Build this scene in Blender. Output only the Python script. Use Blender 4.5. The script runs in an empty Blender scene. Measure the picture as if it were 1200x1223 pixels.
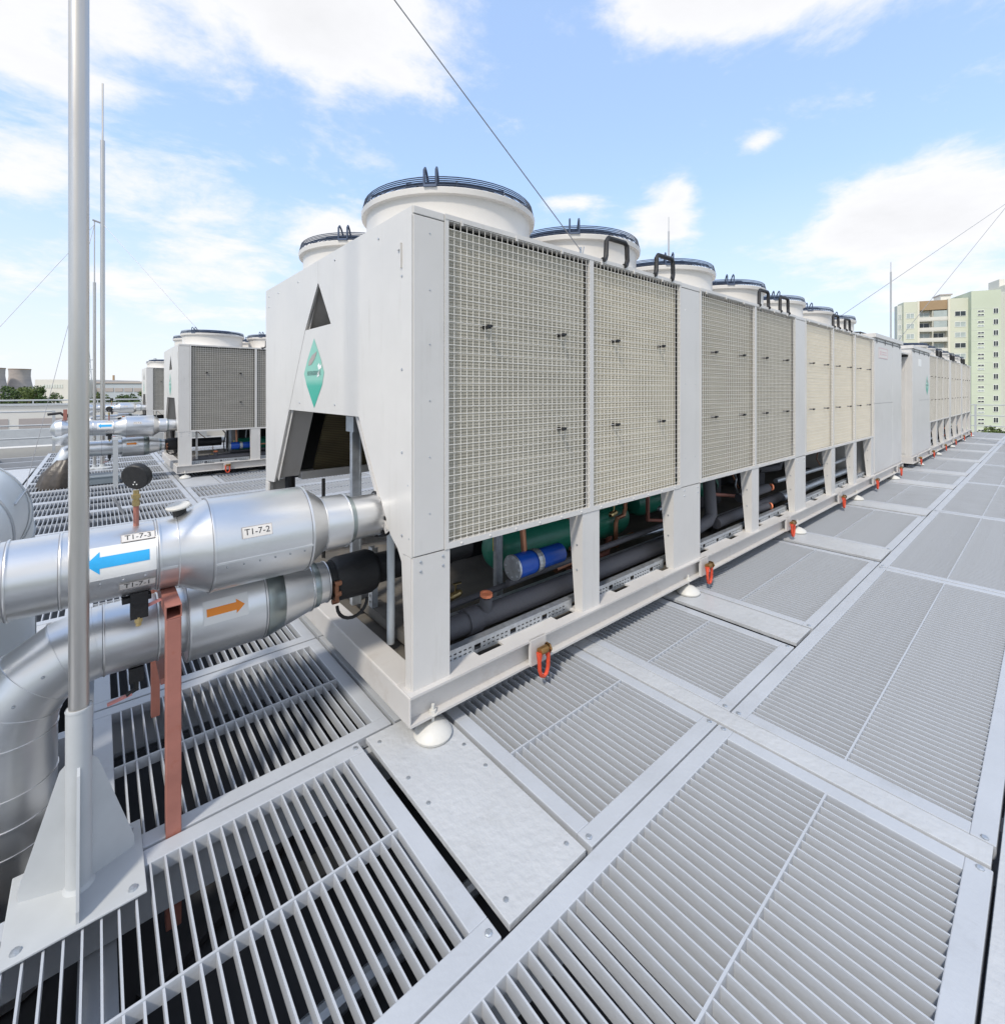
import bpy, bmesh, math, random
from mathutils import Vector, Matrix
random.seed(7)
R_ = math.radians
PI = math.pi
C = bpy.context.scene.collection
S = bpy.context.scene

# ---------------------------------------------------------------- camera
cam = bpy.data.cameras.new('camera')
cam.sensor_fit = 'HORIZONTAL'; cam.sensor_width = 36; cam.lens = 16.92
cam.shift_y = -0.1213; cam.clip_start = 0.05; cam.clip_end = 6000
camo = bpy.data.objects.new('camera', cam); C.objects.link(camo)
camo.location = (0, 0, 1.65); camo.rotation_euler = (R_(90), 0, R_(-40.6))
S.camera = camo
VX, VY = math.cos(R_(49.4)), math.sin(R_(49.4))       # view direction on plan
def uv(u, d, z=0):                                      # u metres right, d metres ahead of where the photographer stood
    return Vector((d*VX+u*VY, d*VY-u*VX, z))

# ---------------------------------------------------------------- world: sky with clouds
SUN_EL, SUN_AZ = R_(50), R_(205)                        # azimuth of the sun, counter-clockwise from +X
w = bpy.data.worlds.new('World'); S.world = w; w.use_nodes = True
nt = w.node_tree; nt.nodes.clear()
def N(t, **k):
    n = nt.nodes.new(t)
    for a, b in k.items(): setattr(n, a, b)
    return n
def lk(a, b): nt.links.new(a, b)
def Mth(op, a, b=None, c=None, clamp=False):
    n = N('ShaderNodeMath', operation=op); n.use_clamp = clamp
    for i, x in enumerate((a, b, c)):
        if x is None: continue
        if isinstance(x, (int, float)): n.inputs[i].default_value = x
        else: lk(x, n.inputs[i])
    return n.outputs[0]
sky = N('ShaderNodeTexSky', sky_type='NISHITA'); sky.sun_disc = False
sky.sun_elevation = SUN_EL; sky.sun_rotation = PI/2-SUN_AZ
sky.air_density = 1.0; sky.dust_density = 0.6; sky.ozone_density = 1.0; sky.altitude = 100
tc = N('ShaderNodeTexCoord'); sep = N('ShaderNodeSeparateXYZ'); lk(tc.outputs['Generated'], sep.inputs[0])
el = Mth('ARCSINE', sep.outputs[2]); az = Mth('ARCTAN2', sep.outputs[1], sep.outputs[0])
# clouds: noise on a stretched dome, gathered into banks over the roof and others out of view
zz = Mth('ADD', Mth('MAXIMUM', sep.outputs[2], 0.0), 0.22)
cx = Mth('DIVIDE', sep.outputs[0], zz); cy = Mth('DIVIDE', sep.outputs[1], zz)
comb = N('ShaderNodeCombineXYZ'); lk(cx, comb.inputs[0]); lk(cy, comb.inputs[1]); lk(Mth('MULTIPLY', sep.outputs[2], 2.0), comb.inputs[2])
def noise(sc, det, rough, off=0.0, dist=0.0):
    n = N('ShaderNodeTexNoise'); n.inputs['Scale'].default_value = sc; n.inputs['Detail'].default_value = det
    n.inputs['Roughness'].default_value = rough; n.inputs['Distortion'].default_value = dist
    v = N('ShaderNodeVectorMath', operation='ADD'); lk(comb.outputs[0], v.inputs[0]); v.inputs[1].default_value = (off, off*.7, off*.3)
    lk(v.outputs[0], n.inputs['Vector']); return n.outputs['Fac']
n1 = noise(2.6, 10, 0.62, 0.0, 0.25); n2 = noise(0.8, 4, 0.5, 5.0)
banks = [  # azimuth, elevation, half widths, weight  (radians)
    (80, 37, 18, 8, .36), (68, 37, 12, 6, .32), (98, 34, 12, 8, .34), (58, 43, 6, 4, .12), (80, 15, 12, 4.5, .30), (88, 8, 12, 2.5, .24), (98, 19, 9, 4, .30), (84, 11, 9, 1.2, .16),
    (68.5, 17.5, 4.2, 2.8, .52), (30, 40, 9, 4.5, .46), (19, 37, 10, 4.5, .44), (6, 36, 9, 5, .30), (11.5, 15.0, 7.5, 3.2, .58), (4, 13, 8, 4, .36), (7, 19.5, 4, 1.8, .28),
    (30.5, 18.5, 4.2, 2.6, .58), (29, 21.5, 1.6, 1.4, .3), (41, 21.5, 3.4, 1.0, .42), (20.5, 25, 2.2, 1.0, .42), (36, 15, 3, 1, .3), (9, 8.5, 2.4, 1.2, .32), (3, 9, 5, 1.4, .22), (22, 8.5, 2.6, 1.0, .24), (92, 25.5, 5, 2.0, .26),
    (170, 30, 40, 16, .42), (-40, 28, 30, 14, .40), (-100, 38, 45, 22, .40), (230, 30, 30, 20, .4), (130, 50, 40, 20, .3)]  # out-of-view banks, added to make the ambient light less blue
tot = None
for a, e, wa, we, k in banks:
    da = Mth('SUBTRACT', az, R_(a if a <= 180 else a-360)); de = Mth('SUBTRACT', el, R_(e))
    qa = Mth('DIVIDE', da, R_(wa)); qe = Mth('DIVIDE', de, R_(we))
    s = Mth('ADD', Mth('MULTIPLY', qa, qa), Mth('MULTIPLY', qe, qe))
    g = Mth('MULTIPLY', Mth('EXPONENT', Mth('MULTIPLY', s, -1.0)), k)
    tot = g if tot is None else Mth('ADD', tot, g)
tot = Mth('MINIMUM', tot, 0.62)
n3 = noise(9.0, 8, 0.68, 2.0, 0.2)
dens = Mth('ADD', Mth('MULTIPLY', n1, 1.25), Mth('ADD', tot, Mth('ADD', Mth('MULTIPLY', n2, 0.25), Mth('MULTIPLY', n3, 0.30))))
mr = N('ShaderNodeMapRange'); mr.interpolation_type = 'SMOOTHSTEP'; lk(dens, mr.inputs[0])
mr.inputs[1].default_value = .97; mr.inputs[2].default_value = 1.33
cloud = mr.outputs[0]
shade = N('ShaderNodeMapRange'); lk(dens, shade.inputs[0]); shade.inputs[1].default_value = 1.30; shade.inputs[2].default_value = 1.75
shade.inputs[3].default_value = 1.0; shade.inputs[4].default_value = 0.90
# pale haze low down
hz = N('ShaderNodeMapRange'); hz.interpolation_type = 'SMOOTHSTEP'; lk(el, hz.inputs[0])
hz.inputs[1].default_value = R_(-2); hz.inputs[2].default_value = R_(30); hz.inputs[3].default_value = 0.92; hz.inputs[4].default_value = 0.55
skyg = N('ShaderNodeMix', data_type='RGBA', blend_type='MULTIPLY'); skyg.inputs[0].default_value = 1
lk(sky.outputs[0], skyg.inputs[6]); skyg.inputs[7].default_value = (1.3, 1.3, 1.3, 1)
mh = N('ShaderNodeMix', data_type='RGBA'); lk(hz.outputs[0], mh.inputs[0]); lk(skyg.outputs[2], mh.inputs[6])
hc = N('ShaderNodeMix', data_type='RGBA'); hc.inputs[6].default_value = (2.4, 3.35, 5.1, 1); hc.inputs[7].default_value = (3.85, 4.0, 4.3, 1)
hf = N('ShaderNodeMapRange'); lk(el, hf.inputs[0]); hf.inputs[1].default_value = R_(22); hf.inputs[2].default_value = R_(0); lk(hf.outputs[0], hc.inputs[0]); lk(hc.outputs[2], mh.inputs[7])
ccol = N('ShaderNodeMix', data_type='RGBA', blend_type='MULTIPLY'); ccol.inputs[0].default_value = 1
ccol.inputs[6].default_value = (4.45, 4.42, 4.45, 1); lk(shade.outputs[0], ccol.inputs[7])
mc = N('ShaderNodeMix', data_type='RGBA'); lk(Mth('MULTIPLY', cloud, 0.94), mc.inputs[0]); lk(mh.outputs[2], mc.inputs[6]); lk(ccol.outputs[2], mc.inputs[7])
bg = N('ShaderNodeBackground'); bg.inputs['Strength'].default_value = 0.15; lk(mc.outputs[2], bg.inputs['Color'])
wo = N('ShaderNodeOutputWorld'); lk(bg.outputs[0], wo.inputs['Surface'])

# ---------------------------------------------------------------- sun
sl = bpy.data.lights.new('sun', 'SUN'); sl.energy = 2.0; sl.angle = R_(6); sl.color = (1.0, 0.92, 0.80)
so = bpy.data.objects.new('sun', sl); C.objects.link(so)
sd = Vector((math.cos(SUN_EL)*math.cos(SUN_AZ), math.cos(SUN_EL)*math.sin(SUN_AZ), math.sin(SUN_EL)))
so.rotation_euler = sd.to_track_quat('Z', 'Y').to_euler(); so.location = sd*60
S.view_settings.view_transform = 'Standard'; S.view_settings.look = 'None'
S.view_settings.exposure = 0.62; S.view_settings.gamma = 1.0

# ---------------------------------------------------------------- materials
def mat(name, col, rough=.5, metal=0.0, var=.08, vs=6.0, bump=0.0, bs=40.0, spec=.5, col2=None, stretch=(1, 1, 1), dirt=0.0, dirtcol=(.25, .19, .12), ds=3.0, rvar=.1, dst=None):
    m = bpy.data.materials.new(name); m.use_nodes = True; t = m.node_tree; b = t.nodes['Principled BSDF']
    b.inputs['Roughness'].default_value = rough; b.inputs['Metallic'].default_value = metal; b.inputs['Specular IOR Level'].default_value = spec
    c = t.nodes.new('ShaderNodeTexCoord'); mp = t.nodes.new('ShaderNodeMapping'); mp.inputs['Scale'].default_value = stretch
    t.links.new(c.outputs['Object'], mp.inputs['Vector'])
    n = t.nodes.new('ShaderNodeTexNoise'); n.inputs['Scale'].default_value = vs; n.inputs['Detail'].default_value = 6; n.inputs['Roughness'].default_value = .6
    t.links.new(mp.outputs[0], n.inputs['Vector'])
    rp = t.nodes.new('ShaderNodeValToRGB'); rp.color_ramp.elements[0].position = .3; rp.color_ramp.elements[1].position = .7
    d = col2 or tuple(x*(1-var) for x in col)
    rp.color_ramp.elements[0].color = (*d, 1); rp.color_ramp.elements[1].color = (*(col if col2 else tuple(min(1, x*(1+var*.5)) for x in col)), 1)
    t.links.new(n.outputs['Fac'], rp.inputs[0]); out = rp.outputs[0]
    if dirt > 0:
        n3 = t.nodes.new('ShaderNodeTexNoise'); n3.inputs['Scale'].default_value = ds; n3.inputs['Detail'].default_value = 8; n3.inputs['Roughness'].default_value = .7
        mp3 = t.nodes.new('ShaderNodeMapping'); mp3.inputs['Scale'].default_value = dst or (1, 1, 1)
        t.links.new(c.outputs['Object'], mp3.inputs['Vector']); t.links.new(mp3.outputs[0], n3.inputs['Vector'])
        r3 = t.nodes.new('ShaderNodeMapRange'); r3.inputs[1].default_value = .56; r3.inputs[2].default_value = .78; r3.inputs[4].default_value = dirt
        t.links.new(n3.outputs['Fac'], r3.inputs[0])
        mx = t.nodes.new('ShaderNodeMix'); mx.data_type = 'RGBA'; t.links.new(r3.outputs[0], mx.inputs[0]); t.links.new(out, mx.inputs[6]); mx.inputs[7].default_value = (*dirtcol, 1); out = mx.outputs[2]
    t.links.new(out, b.inputs['Base Color'])
    rr = t.nodes.new('ShaderNodeMapRange'); rr.inputs[3].default_value = max(.02, rough-rvar); rr.inputs[4].default_value = min(1, rough+rvar)
    t.links.new(n.outputs['Fac'], rr.inputs[0]); t.links.new(rr.outputs[0], b.inputs['Roughness'])
    if bump > 0:
        n2_ = t.nodes.new('ShaderNodeTexNoise'); n2_.inputs['Scale'].default_value = bs; n2_.inputs['Detail'].default_value = 4
        t.links.new(mp.outputs[0], n2_.inputs['Vector'])
        bp = t.nodes.new('ShaderNodeBump'); bp.inputs['Strength'].default_value = bump; bp.inputs['Distance'].default_value = .01
        t.links.new(n2_.outputs['Fac'], bp.inputs['Height']); t.links.new(bp.outputs[0], b.inputs['Normal'])
    return m
M = {}
M['paint'] = mat('unit_grey_paint', (.62, .605, .58), .38, var=.06, vs=2.2, bump=.10, bs=5, dirt=.55, dirtcol=(.47, .45, .41), ds=4, dst=(3.5, 3.5, .35))
M['paint2'] = mat('unit_base_paint', (.56, .54, .515), .45, var=.06, vs=4, dirt=.55, dirtcol=(.36, .31, .26), ds=4)
M['shroud'] = mat('fan_shroud_paint', (.68, .655, .62), .4, var=.04)
M['wire'] = mat('wire_guard_coating', (.78, .755, .70), .5, var=.05)
M['guard'] = mat('fan_guard_blue_grey', (.085, .11, .165), .35, metal=.4, var=.15)
M['blade_dark'] = mat('dark_plastic', (.03, .032, .036), .5)
M['black'] = mat('black_rubber', (.014, .014, .015), .55, bump=.3, bs=60)
M['void'] = mat('dark_inside_sheet', (.035, .035, .035), .8)  # near-black; on the sheet behind the open bays it stands in for shade
M['deck'] = mat('deck_grey_blue_paint', (.45, .475, .51), .42, var=.07, vs=3, bump=.12, bs=60, dirt=.6, dirtcol=(.33, .34, .345), ds=3.5)
M['deck_plate'] = mat('deck_plate_paint', (.48, .495, .51), .38, var=.06, vs=3, bump=.5, bs=28, dirt=.6, dirtcol=(.36, .365, .36), ds=4)
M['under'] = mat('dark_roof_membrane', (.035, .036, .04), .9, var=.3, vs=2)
M['galv'] = mat('galvanised_steel', (.50, .53, .56), .42, metal=.75, var=.2, vs=25, rvar=.12)
M['pole'] = mat('satin_steel_tube', (.56, .54, .51), .36, metal=.85, var=.12, vs=14, stretch=(1, 1, .12), rvar=.1)
M['grey_ins'] = mat('dark_grey_pipe_insulation', (.085, .085, .095), .75, bump=.3, bs=50)
M['primer'] = mat('red_brown_primer', (.37, .15, .115), .6, var=.2, vs=7, dirt=.9, dirtcol=(.30, .07, .02), ds=9)
M['orange'] = mat('orange_shackle_paint', (.68, .08, .035), .42, var=.3, vs=30, dirt=.8, dirtcol=(.25, .09, .04), ds=25)
M['bolt'] = mat('brass_bolt', (.36, .20, .07), .4, metal=.8, var=.3, vs=30)
M['brass'] = mat('brass', (.55, .42, .20), .32, metal=.9, var=.2, vs=30)
M['copper'] = mat('copper_pipe', (.42, .20, .12), .4, metal=.8, var=.25, vs=12)
M['green'] = mat('green_vessel_paint', (.02, .20, .13), .35, var=.1)
M['blue'] = mat('blue_filter_paint', (.008, .075, .42), .35, var=.1)
M['yellow'] = mat('yellow_label', (.75, .55, .03), .5)
M['capor'] = mat('orange_valve_cap', (.85, .27, .13), .5)
M['tray'] = mat('dusty_tray', (.135, .125, .11), .75, var=.3, vs=5, dirt=.5, dirtcol=(.28, .2, .12), ds=6)
M['sticker'] = mat('white_sticker', (.82, .82, .80), .4, var=.02)
M['plate'] = mat('ivory_name_plate', (.70, .67, .63), .4, var=.06, vs=12)
M['skyblue'] = mat('light_blue_print', (.03, .42, .82), .4, var=.06, vs=40)
M['orangeprint'] = mat('orange_print', (.90, .27, .01), .4, var=.05)
M['ink'] = mat('black_ink', (.03, .03, .03), .5)
M['greyink'] = mat('faded_ink', (.16, .30, .27), .5)
M['foot'] = mat('white_foot_pad', (.60, .59, .55), .5, var=.08, dirt=.3)
M['pvc'] = mat('painted_duct_cladding', (.70, .74, .755), .34, metal=.1, var=.08, vs=2.5, bump=.05, bs=5)
M['bag'] = mat('dark_plastic_wrapping', (.075, .062, .05), .38, var=.5, vs=5, bump=.8, bs=12)
M['rail'] = mat('rail_grey_paint', (.47, .49, .50), .45)
M['white_wall'] = mat('white_wall_render', (.66, .64, .59), .8, var=.05, vs=.4)
M['cream'] = mat('cream_panel', (.70, .67, .57), .8, var=.04, vs=.2)
M['lime'] = mat('lime_green_panel', (.55, .60, .48), .8, var=.06, vs=.12)  # desaturated: distance haze is put into this colour
M['palegreen'] = mat('pale_green_panel', (.61, .62, .51), .8, var=.06, vs=.12)
M['bluegrey'] = mat('blue_grey_panel', (.60, .62, .58), .8, var=.05, vs=.15)
M['brownpan'] = mat('brown_cladding', (.36, .25, .15), .8, var=.1, vs=.5)
M['wglass'] = mat('window_glass_dark', (.035, .045, .05), .12, var=.2)
M['wglassl'] = mat('window_glass_curtained', (.42, .47, .46), .25, var=.15, vs=.6)
M['facgrey'] = mat('grey_metal_cladding', (.42, .46, .50), .6, var=.06, vs=.1)
M['conc'] = mat('weathered_concrete', (.46, .41, .38), .9, var=.3, vs=.05, col2=(.33, .30, .29), stretch=(1, 1, 2.5))
M['ground'] = mat('city_ground', (.17, .19, .12), .95, var=.4, vs=.02)
M['bark'] = mat('bark', (.12, .09, .06), .9)
M['leaf'] = mat('leaf_green', (.085, .135, .03), .7, var=.45, vs=.7, col2=(.035, .07, .018))
M['leaf2'] = mat('leaf_olive', (.13, .165, .04), .7, var=.45, vs=.7, col2=(.055, .09, .02))
M['roofgrey'] = mat('lower_roof_sheet', (.42, .43, .43), .7, var=.1, vs=.5)
M['boxgrey'] = mat('blue_grey_sheet', (.20, .24, .27), .5)
M['terminal'] = mat('cable_steel', (.34, .34, .35), .5, metal=.6)
M['signred'] = mat('faded_red_print', (.62, .26, .24), .5)
M['signpink'] = mat('faded_pink_print', (.66, .50, .50), .5)
# lagging: bright stucco-smooth galvanised sheet
def lag():
    m = mat('galvanised_pipe_jacket', (.76, .765, .765), .35, metal=.92, var=.12, vs=3.0, stretch=(.35, 1, 1), rvar=.07)
    t = m.node_tree; b = t.nodes['Principled BSDF']; c = t.nodes.new('ShaderNodeTexCoord')
    mp = t.nodes.new('ShaderNodeMapping'); mp.inputs['Scale'].default_value = (1.4, 7, 7); t.links.new(c.outputs['Object'], mp.inputs[0])
    n = t.nodes.new('ShaderNodeTexNoise'); n.inputs['Scale'].default_value = 1.3; n.inputs['Detail'].default_value = 3; t.links.new(mp.outputs[0], n.inputs[0])
    bp = t.nodes.new('ShaderNodeBump'); bp.inputs['Strength'].default_value = .12; bp.inputs['Distance'].default_value = .015
    t.links.new(n.outputs['Fac'], bp.inputs['Height']); t.links.new(bp.outputs[0], b.inputs['Normal'])
    return m
M['lag'] = lag()
M['lag_dark'] = mat('weathered_jacket_band', (.36, .41, .41), .32, metal=.9, var=.15, vs=6)
# coil face: fine horizontal fins with streaks of dust
def coil(name, col, dark):
    m = bpy.data.materials.new(name); m.use_nodes = True; t = m.node_tree; b = t.nodes['Principled BSDF']
    b.inputs['Roughness'].default_value = .6; b.inputs['Metallic'].default_value = .15
    c = t.nodes.new('ShaderNodeTexCoord')
    wv = t.nodes.new('ShaderNodeTexWave'); wv.bands_direction = 'Z'; wv.inputs['Scale'].default_value = 20; wv.inputs['Distortion'].default_value = .25
    wv.inputs['Detail'].default_value = 2; wv.inputs['Detail Scale'].default_value = 3
    t.links.new(c.outputs['Object'], wv.inputs['Vector'])
    mp = t.nodes.new('ShaderNodeMapping'); mp.inputs['Scale'].default_value = (1.3, 1, 6); t.links.new(c.outputs['Object'], mp.inputs[0])
    n = t.nodes.new('ShaderNodeTexNoise'); n.inputs['Scale'].default_value = 1.7; n.inputs['Detail'].default_value = 7; t.links.new(mp.outputs[0], n.inputs[0])
    a = t.nodes.new('ShaderNodeMath'); a.operation = 'MULTIPLY_ADD'; t.links.new(n.outputs['Fac'], a.inputs[0]); a.inputs[1].default_value = .9
    h = t.nodes.new('ShaderNodeMath'); h.operation = 'MULTIPLY_ADD'; t.links.new(wv.outputs['Fac'], h.inputs[0]); h.inputs[1].default_value = .45; h.inputs[2].default_value = -.2
    t.links.new(h.outputs[0], a.inputs[2])
    rp = t.nodes.new('ShaderNodeValToRGB'); rp.color_ramp.elements[0].position = .15; rp.color_ramp.elements[1].position = .8
    rp.color_ramp.elements[0].color = (*dark, 1); rp.color_ramp.elements[1].color = (*col, 1)
    t.links.new(a.outputs[0], rp.inputs[0]); t.links.new(rp.outputs[0], b.inputs['Base Color'])
    bp = t.nodes.new('ShaderNodeBump'); bp.inputs['Strength'].default_value = .5; bp.inputs['Distance'].default_value = .006
    t.links.new(wv.outputs['Fac'], bp.inputs['Height']); t.links.new(bp.outputs[0], b.inputs['Normal'])
    return m
M['coil_a'] = coil('coil_fins_grey_beige', (.49, .46, .38), (.33, .31, .25))
M['coil_a2'] = coil('coil_fins_beige', (.62, .565, .44), (.43, .39, .30))
M['coil_b'] = coil('coil_fins_olive_grey', (.42, .39, .31), (.29, .265, .205))
M['coil_c'] = coil('coil_fins_pale_beige', (.86, .77, .59), (.70, .62, .47))
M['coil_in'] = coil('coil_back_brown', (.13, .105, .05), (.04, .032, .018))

# ---------------------------------------------------------------- mesh builder
MIRL = [None]                                            # when set, x -> L - x (a unit built the other way round)
class MB:
    def __init__(s): s.v = []; s.f = []; s.m = []; s.cur = 0
    def add(s, vs, fs):
        o = len(s.v); s.v += [tuple(p) for p in vs]; s.f += [tuple(i+o for i in f) for f in fs]; s.m += [s.cur]*len(fs); return s
    def box(s, x0, x1, y0, y1, z0, z1):
        return s.add([(x0,y0,z0),(x1,y0,z0),(x1,y1,z0),(x0,y1,z0),(x0,y0,z1),(x1,y0,z1),(x1,y1,z1),(x0,y1,z1)],
                     [(0,3,2,1),(4,5,6,7),(0,1,5,4),(1,2,6,5),(2,3,7,6),(3,0,4,7)])
    def bar(s, a, b, w_, h_, up=(0, 0, 1)):
        a, b = Vector(a), Vector(b); d = (b-a).normalized(); up = Vector(up)
        if abs(d.dot(up)) > .99: up = Vector((1, 0, 0))
        sx = d.cross(up).normalized(); sz = sx.cross(d).normalized(); vs = []
        for p in (a, b):
            for i, j in ((-1,-1),(1,-1),(1,1),(-1,1)): vs.append(p+sx*w_/2*i+sz*h_/2*j)
        return s.add(vs, [(0,1,2,3),(7,6,5,4),(0,4,5,1),(1,5,6,2),(2,6,7,3),(3,7,4,0)])
    def tube(s, pts, r, n=16, cap=True):
        pts = [Vector(p) for p in pts]; m = len(pts); rs = r if isinstance(r, (list, tuple)) else [r]*m
        t = [((pts[min(i+1, m-1)]-pts[max(i-1, 0)]).normalized()) for i in range(m)]
        up = Vector((0, 0, 1)) if abs(t[0].z) < .9 else Vector((1, 0, 0))
        a = t[0].cross(up).normalized(); vs = []; fs = []
        for i in range(m):
            a = (a-t[i]*a.dot(t[i])).normalized(); b = t[i].cross(a)
            for k in range(n):
                q = 2*PI*k/n; vs.append(pts[i]+(a*math.cos(q)+b*math.sin(q))*rs[i])
        for i in range(m-1):
            for k in range(n):
                k2 = (k+1) % n; fs.append((i*n+k, i*n+k2, (i+1)*n+k2, (i+1)*n+k))
        if cap: fs.append(tuple(range(n-1, -1, -1))); fs.append(tuple((m-1)*n+k for k in range(n)))
        return s.add(vs, fs)
    def lathe(s, prof, o=(0, 0, 0), ax=(0, 0, 1), n=32, a0=0, a1=2*PI):
        o = Vector(o); ax = Vector(ax).normalized(); up = Vector((0, 0, 1)) if abs(ax.z) < .9 else Vector((1, 0, 0))
        e1 = ax.cross(up).normalized(); e2 = ax.cross(e1); vs = []; fs = []; m = len(prof); full = abs(a1-a0-2*PI) < 1e-6; nn = n if full else n+1
        for t_, r in prof:
            for k in range(nn):
                q = a0+(a1-a0)*k/n; vs.append(o+ax*t_+(e1*math.cos(q)+e2*math.sin(q))*max(r, 1e-4))
        for i in range(m-1):
            for k in range(n):
                k2 = (k+1) % nn; fs.append((i*nn+k, (i+1)*nn+k, (i+1)*nn+k2, i*nn+k2))
        return s.add(vs, fs)
    def prism(s, poly, fn, d):                              # poly of (u,v); fn(u,v,w) -> point; thickness d
        n = len(poly); vs = [fn(u, v, 0) for u, v in poly]+[fn(u, v, d) for u, v in poly]
        return s.add(vs, [tuple(range(n)), tuple(range(2*n-1, n-1, -1))]+[(i, n+i, n+(i+1) % n, (i+1) % n) for i in range(n)])
    def grid_plate(s, us, vs_, hole, fn, d):                # plate from cells, cells with hole(i,j) left out
        for i in range(len(us)-1):
            for j in range(len(vs_)-1):
                if not hole(i, j):
                    q = [(us[i], vs_[j]), (us[i+1], vs_[j]), (us[i+1], vs_[j+1]), (us[i], vs_[j+1])]
                    s.prism(q, fn, d)
        return s
    def build(s, name, ms, parent=None, smooth=False, bevel=0, loc=None, recalc=True, ang=35):
        me = bpy.data.meshes.new(name); vs = s.v
        if MIRL[0] is not None: vs = [(MIRL[0]-x, y, z) for x, y, z in vs]
        me.from_pydata(vs, [], s.f)
        if not isinstance(ms, (list, tuple)): ms = [ms]
        for x in ms: me.materials.append(M[x] if isinstance(x, str) else x)
        if len(ms) > 1: me.polygons.foreach_set('material_index', s.m)
        if recalc:
            b = bmesh.new(); b.from_mesh(me); bmesh.ops.recalc_face_normals(b, faces=b.faces); b.to_mesh(me); b.free()
        if smooth:
            me.polygons.foreach_set('use_smooth', [True]*len(me.polygons)); me.set_sharp_from_angle(angle=R_(ang))
        me.update()
        o = bpy.data.objects.new(name, me); C.objects.link(o)
        if parent: o.parent = parent
        if loc: o.location = loc
        if bevel:
            md = o.modifiers.new('bevel', 'BEVEL'); md.width = bevel; md.segments = 2; md.limit_method = 'ANGLE'; md.angle_limit = R_(40)
        return o
def tag(o, label=None, cat=None, group=None, kind=None):
    for k, v in (('label', label), ('category', cat), ('group', group), ('kind', kind)):
        if v: o[k] = v
    return o
def empty(name, loc, label, cat, group=None, rz=0):
    o = bpy.data.objects.new(name, None); C.objects.link(o); o.location = loc; o.rotation_euler = (0, 0, rz); o.empty_display_size = .2
    return tag(o, label, cat, group)
def inst(src, parent, loc=None, name=None):
    c = src.copy(); C.objects.link(c); c.parent = parent
    if loc is not None: c.location = loc
    if name: c.name = name
    return c
def copy_tree(o, parent=None):
    c = o.copy(); C.objects.link(c); c.parent = parent
    for ch in KIDS(o): copy_tree(ch, c)
    return c
def KIDS(o): return [x for x in bpy.data.objects if x.parent == o]
_txt = {}
def text_mesh(body, size):
    cu = bpy.data.curves.new('lettering', 'FONT'); cu.body = body; cu.size = size; cu.align_x = 'CENTER'; cu.align_y = 'CENTER'
    cu.resolution_u = 3
    o = bpy.data.objects.new('lettering', cu); C.objects.link(o)
    dg = bpy.context.evaluated_depsgraph_get(); me = bpy.data.meshes.new_from_object(o.evaluated_get(dg))
    bpy.data.objects.remove(o); bpy.data.curves.remove(cu)
    return [(v.co.x, v.co.y) for v in me.vertices], [tuple(p.vertices) for p in me.polygons]
def wrap_text(body, size, fn, name, m, parent):
    vs, fs = text_mesh(body, size); b = MB(); b.add([fn(u, v) for u, v in vs], fs); return b.build(name, m, parent, recalc=False)
def patch(u0, u1, v0, v1, nu, nv, fn):
    b = MB(); vs = [fn(u0+(u1-u0)*i/nu, v0+(v1-v0)*j/nv) for i in range(nu+1) for j in range(nv+1)]
    b.add(vs, [(i*(nv+1)+j, (i+1)*(nv+1)+j, (i+1)*(nv+1)+j+1, i*(nv+1)+j+1) for i in range(nu) for j in range(nv)]); return b
def arrow_print(fn, L, h, hw, hl, dirn):                    # stem L long, height h, head hw high and hl long
    b = MB(); n = 10; s_ = dirn
    xs = [-L/2+(L-hl)*i/n for i in range(n+1)]
    vs = []; fs = []; nv = 4
    for x in xs:
        for j in range(nv+1): vs.append(fn(x*s_, -h/2+h*j/nv))
    for i in range(n):
        for j in range(nv): a = i*(nv+1)+j; fs.append((a, a+nv+1, a+nv+2, a+1))
    b.add(vs, fs); vs = []; fs = []
    for i in range(5):
        x = L/2-hl+hl*i/4; hh = hw*(1-i/4)+.0005
        for j in range(nv+1): vs.append(fn(x*s_, -hh/2+hh*j/nv))
    for i in range(4):
        for j in range(nv): a = i*(nv+1)+j; fs.append((a, a+nv+1, a+nv+2, a+1))
    b.add(vs, fs); return b

# ================================================================ SETTING
g = MB(); g.add([(-3500,-3500,-14),(3500,-3500,-14),(3500,3500,-14),(-3500,3500,-14)], [(0,1,2,3)])
tag(g.build('ground', 'ground'), kind='structure')
deck = bpy.data.objects.new('roof_deck', None); C.objects.link(deck); tag(deck, kind='structure')
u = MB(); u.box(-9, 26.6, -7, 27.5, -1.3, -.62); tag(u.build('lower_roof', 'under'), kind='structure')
# carrying beams below the gratings
bm_ = MB()
for sy in [-2.05, -.98, .1, 1.08, 2.13, 3.2, 4.27, 5.33, 6.4, 7.46, 8.53, 9.6, 10.66, 11.7, 12.8, 13.9, 14.9, 16, 17.05]:
    bm_.box(-7, 26.4, sy-.03, sy+.03, -.24, -.062)
for sx in range(-6, 26, 3): bm_.box(sx-.05, sx+.05, -5, 17.1, -.5, -.25)
bm_.build('support_beam', 'deck', deck)
ub = random.Random(3)
for i in range(26):
    b = MB(); x_, y_ = ub.uniform(-2.2, 4.5), ub.uniform(.3, 4.8); q = ub.choice((0, 0, PI/2, .5)); L_ = ub.uniform(.3, 1.2); zz_ = ub.uniform(-.6, -.45)
    b.bar((x_, y_, zz_), (x_+L_*math.cos(q), y_+L_*math.sin(q), zz_+ub.uniform(-.03, .03)), ub.uniform(.03, .16), .03); b.build('under_bracket', ub.choice(('galv', 'roofgrey', 'tray', 'under')), deck)
for yy, rr in ((.7, .05), (1.6, .035), (2.75, .06), (3.6, .04)):
    b = MB(); b.tube([(-6, yy, -.52), (1.2, yy+.05, -.52), (12, yy, -.52)], rr, 10); b.build('under_pipe', 'galv', deck, smooth=True)
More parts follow.
